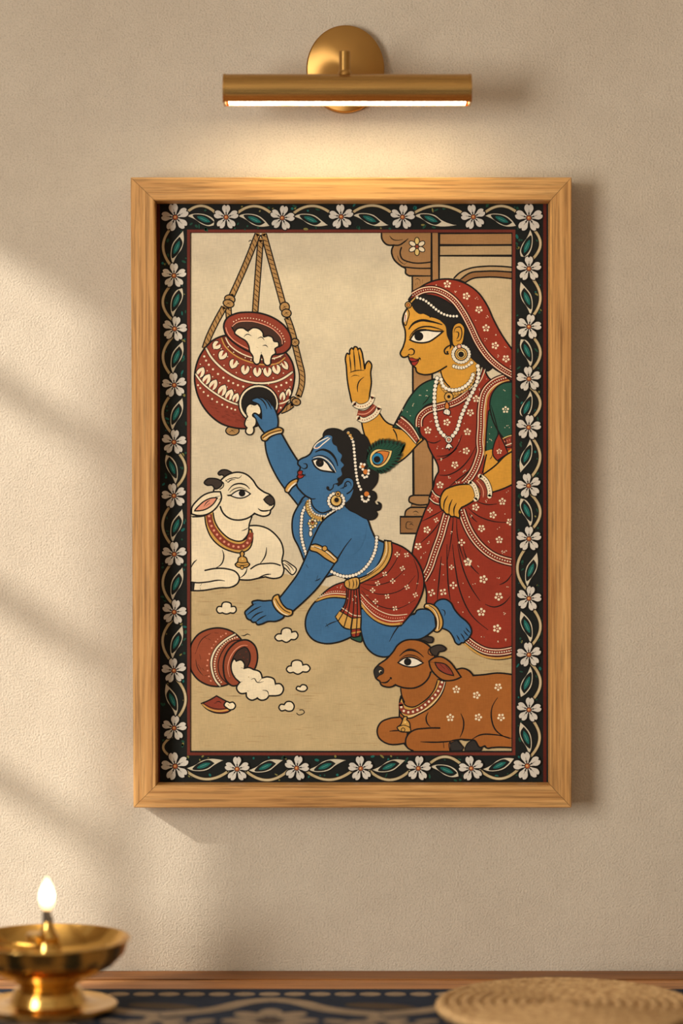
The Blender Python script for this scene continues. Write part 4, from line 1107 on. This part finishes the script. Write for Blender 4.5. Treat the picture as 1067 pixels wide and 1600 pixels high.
# round back plate
pc = px(539.5, 109, 0.004)
bm = bmesh.new()
lathe(bm, [(0, -0.0105), (0.0440, -0.0105), (0.0452, -0.0096), (0.0456, -0.0085), (0.0456, 0)], (0, 0, 0), 96, 'Y')
for v in bm.verts: v.co.z *= 68/60.5
bmesh.ops.translate(bm, verts=bm.verts, vec=(pc.x, 0, pc.z))
plate = obj('back_plate', bm, M['brass_plate'], pl, True)
me = plate.data                      # put the disc's own origin at its centre so the brushing is radial
off = Vector((pc.x, 0, pc.z)) - origin_of(plate)
plate.location = off
for v in me.vertices: v.co -= off
# arm: short stub out of the plate and a post down to the tube
ax = px(538.5, 100, 0.06).x
bm = bmesh.new(); lathe(bm, [(0, -TD-0.0045), (0.0045, -TD-0.0045), (0.0052, -TD-0.0035), (0.0052, -0.009)], (ax, 0, px(0, 92, TD).z), 32, 'Y'); obj('arm', bm, M['brass'], pl, True)
zt, zb = px(0, 80, TD).z, zc+TR-0.001
bm = bmesh.new(); lathe(bm, [(0, zt), (0.0056, zt), (0.0064, zt-0.0008), (0.0064, zb+0.005), (0.0074, zb+0.004), (0.0080, zb+0.001), (0.0080, zb-0.002), (0, zb-0.002)], (ax, -TD, 0), 40); obj('post', bm, M['brass'], pl, True)

# ------------------------------------------------------------------ table cloth with block print
CZ = 0.7515
bm = bmesh.new()
far = px_table(533, 1545, CZ).y
box(bm, (-0.80, -0.4205, 0.7502), (0.80, far, CZ), 0.0005)
M['cloth'] = None
def cloth_mat(name, c):
    m, nt, b = new_mat(name)
    w = noise(nt, coords(nt, (1500, 200, 200)), 1.0, 2); n2 = noise(nt, coords(nt), 30, 5)
    col = ramp(nt, n2, [(0.3, lin(tuple(v*0.85 for v in c))), (0.7, lin(c))])
    col = mixc(nt, 1.0, col, ramp(nt, w, [(0.35, g(0.82)), (0.6, g(1.05))]), 'MULTIPLY')
    link(nt, col, b.inputs['Base Color']); b.inputs['Roughness'].default_value = 0.95; b.inputs['Specular IOR Level'].default_value = 0.1
    return m
M['cloth'] = cloth_mat('indigo_cotton', (48, 56, 72)); M['print'] = cloth_mat('print_sand', (164, 144, 120)); M['print2'] = cloth_mat('print_brown', (92, 78, 64))
cloth = obj('table_cloth', bm, [M['cloth'], M['print'], M['print2']])
tag(cloth, 'dark navy block-printed cloth spread over the wooden table', 'tablecloth')
# the print: millimetre drawing, x to the right, y towards the viewer from the cloth's far edge
sp = Sheet(lambda x, y, h: Vector((x*0.001, far - y*0.001, CZ+0.00004+h*0.15)))
sp.up()
for k in range(-25, 26):
    x = k*28.0+4
    sp.disc(x, 30, 12, 'print', 16, 11)
for k in range(-5, 6):
    x = k*236-76
    sp.line([(x-118, 140), (x-60, 112), (x-22, 70), (x, 62), (x+22, 70), (x+60, 112), (x+118, 140)], 24, 'print')
    for i in range(8):
        a_ = i*math.pi/4
        sp.up(); sp.disc(x+math.cos(a_)*32, 172+math.sin(a_)*42, 20, 'print', 14, 13, a_)
    sp.up(); sp.disc(x, 172, 13, 'print2', 16)
    for e in (-1, 1):
        for i in range(3):
            sp.up(); sp.disc(x+e*(70+i*18), 176+(i % 2)*22, 15, 'print', 12, 9, e*0.6+i)
    for i in range(6):
        a_ = i*math.pi/3+.3
        sp.up(); sp.disc(x+118+math.cos(a_)*22, 190+math.sin(a_)*28, 15, 'print', 12, 10, a_)
    sp.up(); sp.disc(x+118, 96, 40, 'print2', 16, 16, 0.25)
    sp.line([(x-118, 250), (x-60, 235), (x, 225), (x+60, 235), (x+118, 250)], 12, 'print')
# merge the print into the cloth's own mesh
b0 = bmesh.new(); b0.from_mesh(cloth.data)
org = cloth.location
idx = {'print': 1, 'print2': 2}
vsn = [b0.verts.new(Vector(v)-org) for v in sp.v]
for f, mi in zip(sp.fc, sp.mi):
    try: F_ = b0.faces.new([vsn[i] for i in f]); F_.material_index = idx[sp.mats[mi]]
    except ValueError: pass
b0.normal_update()
for f in b0.faces:
    if f.material_index and f.normal.z < 0: f.normal_flip()
b0.to_mesh(cloth.data); b0.free()

# ------------------------------------------------------------------ coiled straw mat
mc = Vector((0.240, -0.252, CZ+0.0015)); MR = 0.139
mm, nt, b = new_mat('straw')
n1 = noise(nt, coords(nt), 120, 4); n2 = noise(nt, coords(nt), 700, 2)
col = ramp(nt, n1, [(0.3, lin((160, 118, 70))), (0.55, lin((204, 165, 112))), (0.75, lin((224, 186, 134)))])
link(nt, mixc(nt, 1.0, col, ramp(nt, n2, [(0.35, g(0.75)), (0.6, g(1.05))]), 'MULTIPLY'), b.inputs['Base Color']); b.inputs['Roughness'].default_value = 0.75
M['straw'] = mm
def braid_ring(bm, r, rad, seed):
    """one coil of plaited straw: two crossing strands swelling and sinking round the ring"""
    seg, sec = max(48, int(r*2600)), 10
    nb = max(8, int(2*math.pi*r/0.0125))
    rings = []
    for i in range(seg):
        t = 2*math.pi*i/seg
        ph = nb*t+seed
        sw = abs(math.sin(ph/2))**0.6
        ring = []
        for k in range(sec):
            a = 2*math.pi*k/sec
            w = 0.82+0.26*sw*(1 if math.sin(a) > -0.3 else 0.4)+0.10*math.sin(ph+a*1.0)
            rr = r+math.cos(a)*rad*1.05*w; zz = rad+math.sin(a)*rad*w*1.0
            ring.append(bm.verts.new(mc+Vector((rr*math.cos(t), rr*math.sin(t), zz))))
        rings.append(ring)
    for i in range(seg):
        A, B = rings[i], rings[(i+1) % seg]
        for k in range(sec):
            l = (k+1) % sec
            bm.faces.new((A[k], A[l], B[l], B[k]))
bm = bmesh.new()
nr = 11; rad = 0.0066
for i in range(nr):
    braid_ring(bm, MR-rad-i*0.0125, rad, i*1.7)
lathe(bm, [(0, 0.002), (0.008, 0.002), (0.008, 0.011), (0.004, 0.0135), (0, 0.014)], mc, 24)
lathe(bm, [(0, 0.001), (MR-0.006, 0.001), (MR-0.006, 0.006), (0, 0.006)], mc, 96)
tag(obj('woven_mat', bm, mm, None, True, loc=mc), 'round coiled straw mat lying on the navy cloth at right', 'mat')

# ------------------------------------------------------------------ brass oil lamp
lc = Vector((px_table(75, 1582, CZ).x, px_table(75, 1582, CZ).y, CZ+0.0006))
dl = empty('oil_lamp', lc); tag(dl, 'polished brass oil lamp with a lit flame standing on the cloth at left', 'oil lamp')
kd = (D+lc.y)/D*S                        # metres per photo pixel at the lamp
def lz(y): return EYE+(800-y)*kd
rim_r = 128*kd; rim = lz(1466)
h0 = lc.z
def prof(rows): return [(r, z) for r, z in rows]
bm = bmesh.new()
lathe(bm, [(0, lz(1532)), (0.028, lz(1531)), (0.050, lz(1523)), (0.070, lz(1507)), (0.082, lz(1488)), (rim_r-0.002, lz(1471)), (rim_r+0.0008, lz(1467)), (rim_r, lz(1464.5)), (rim_r-0.003, lz(1465)),
           (0.079, lz(1484)), (0.066, lz(1500)), (0.045, lz(1514)), (0.022, lz(1521)), (0, lz(1522))], (lc.x, lc.y, 0), 96)
obj('bowl', bm, M['brass_lamp'], dl, True)
bm = bmesh.new()
lathe(bm, [(0, lz(1528)), (0.038, lz(1527)), (0.036, lz(1533)), (0.031, lz(1537)), (0.0298, lz(1544)), (0.0305, lz(1548)), (0.034, lz(1550)), (0.0355, lz(1554)), (0.034, lz(1557)), (0.034, lz(1562)), (0, lz(1562))], (lc.x, lc.y, 0), 72)
obj('stem', bm, M['brass_lamp'], dl, True)
bm = bmesh.new()
fr = 108*kd
lathe(bm, [(0, h0+0.028), (0.033, h0+0.028), (0.0365, h0+0.025), (0.0385, h0+0.018), (0.041, h0+0.011), (0.046, h0+0.0082), (0.062, h0+0.0082), (fr-0.002, h0+0.0105), (fr, h0+0.0095), (fr, h0+0.007), (fr-0.006, h0+0.003), (fr-0.012, h0), (0, h0)], (lc.x, lc.y, 0), 96)
obj('foot', bm, M['brass_lamp'], dl, True)
wx = px(73, 0, -lc.y).x - 0.0
bm = bmesh.new()
lathe(bm, [(0, lz(1521)), (0.020, lz(1521)), (0.019, lz(1512)), (0.0165, lz(1495)), (0.0135, lz(1478)), (0.0115, lz(1470)), (0.0125, lz(1464)), (0.0085, lz(1456)), (0.0062, lz(1446)), (0.0055, lz(1438)), (0, lz(1438))], (lc.x, lc.y, 0), 48)
obj('wick_holder', bm, M['brass_lamp'], dl, True)
bm = bmesh.new(); lathe(bm, [(0, 0), (0.0085, 0.0), (0.0105, 0.004), (0.0085, 0.008), (0, 0.009)], (lc.x-0.012, lc.y-0.014, lz(1466)), 32); obj('wick_knob', bm, M['brass_lamp'], dl, True)
bm = bmesh.new(); tube(bm, [(lc.x, lc.y, lz(1440)), (lc.x-0.0005, lc.y, lz(1434)), (lc.x-0.0015, lc.y, lz(1428)), (lc.x-0.001, lc.y, lz(1421))], lambda t: 0.0062-0.002*t, 16); obj('wick', bm, M['wick'], dl, True)
fm, nt, b = new_mat('flame')
tcn = node(nt, 'ShaderNodeTexCoord'); sx = node(nt, 'ShaderNodeSeparateXYZ'); link(nt, tcn.outputs['Generated'], sx.inputs[0])
lw = node(nt, 'ShaderNodeLayerWeight'); lw.inputs['Blend'].default_value = 0.35
em = node(nt, 'ShaderNodeEmission')
link(nt, ramp(nt, sx.outputs['Z'], [(0.0, (0.9, 0.42, 0.12, 1)), (0.2, (1.0, 0.66, 0.28, 1)), (0.5, (1.0, 0.84, 0.52, 1)), (1.0, (1.0, 0.74, 0.36, 1))]), em.inputs['Color'])
mul = node(nt, 'ShaderNodeMath', operation='MULTIPLY'); link(nt, ramp(nt, sx.outputs['Z'], [(0.0, g(0.10)), (0.22, g(0.5)), (0.5, g(1.0)), (0.92, g(0.5))]), mul.inputs[0]); mul.inputs[1].default_value = FLAME_POWER
link(nt, mul.outputs[0], em.inputs['Strength'])
tr_ = node(nt, 'ShaderNodeBsdfTransparent'); mx = node(nt, 'ShaderNodeMixShader')
op = node(nt, 'ShaderNodeMath', operation='MULTIPLY')
link(nt, ramp(nt, lw.outputs['Facing'], [(0.15, g(1.0)), (0.85, g(0.05))]), op.inputs[0])
link(nt, ramp(nt, sx.outputs['Z'], [(0.0, g(0.15)), (0.28, g(0.85)), (0.5, g(1.0)), (1.0, g(0.8))]), op.inputs[1])
link(nt, op.outputs[0], mx.inputs[0]); link(nt, tr_.outputs[0], mx.inputs[1]); link(nt, em.outputs[0], mx.inputs[2])
link(nt, mx.outputs[0], nt.nodes['Material Output'].inputs['Surface'])
pt = bpy.data.lights.new('flame_light', 'POINT'); pt.energy = 1.1; pt.color = (1.0, 0.70, 0.36); pt.shadow_soft_size = 0.008
po = bpy.data.objects.new('flame_light', pt); C.objects.link(po); po.parent = dl; po.location = (-0.0012, 0, lz(1398)-lc.z)
bm = bmesh.new()
fl = [(0, 1427), (4.5, 1425.5), (8.5, 1421), (12, 1413), (13.8, 1405), (13.2, 1396), (10.8, 1387), (7, 1379), (3, 1373), (0, 1369)]
lathe(bm, [(r*kd*0.9, lz(y)) for r, y in fl], (lc.x-0.0012, lc.y, 0), 40)
obj('flame', bm, fm, dl, True)['label'] = 'bright warm flame'
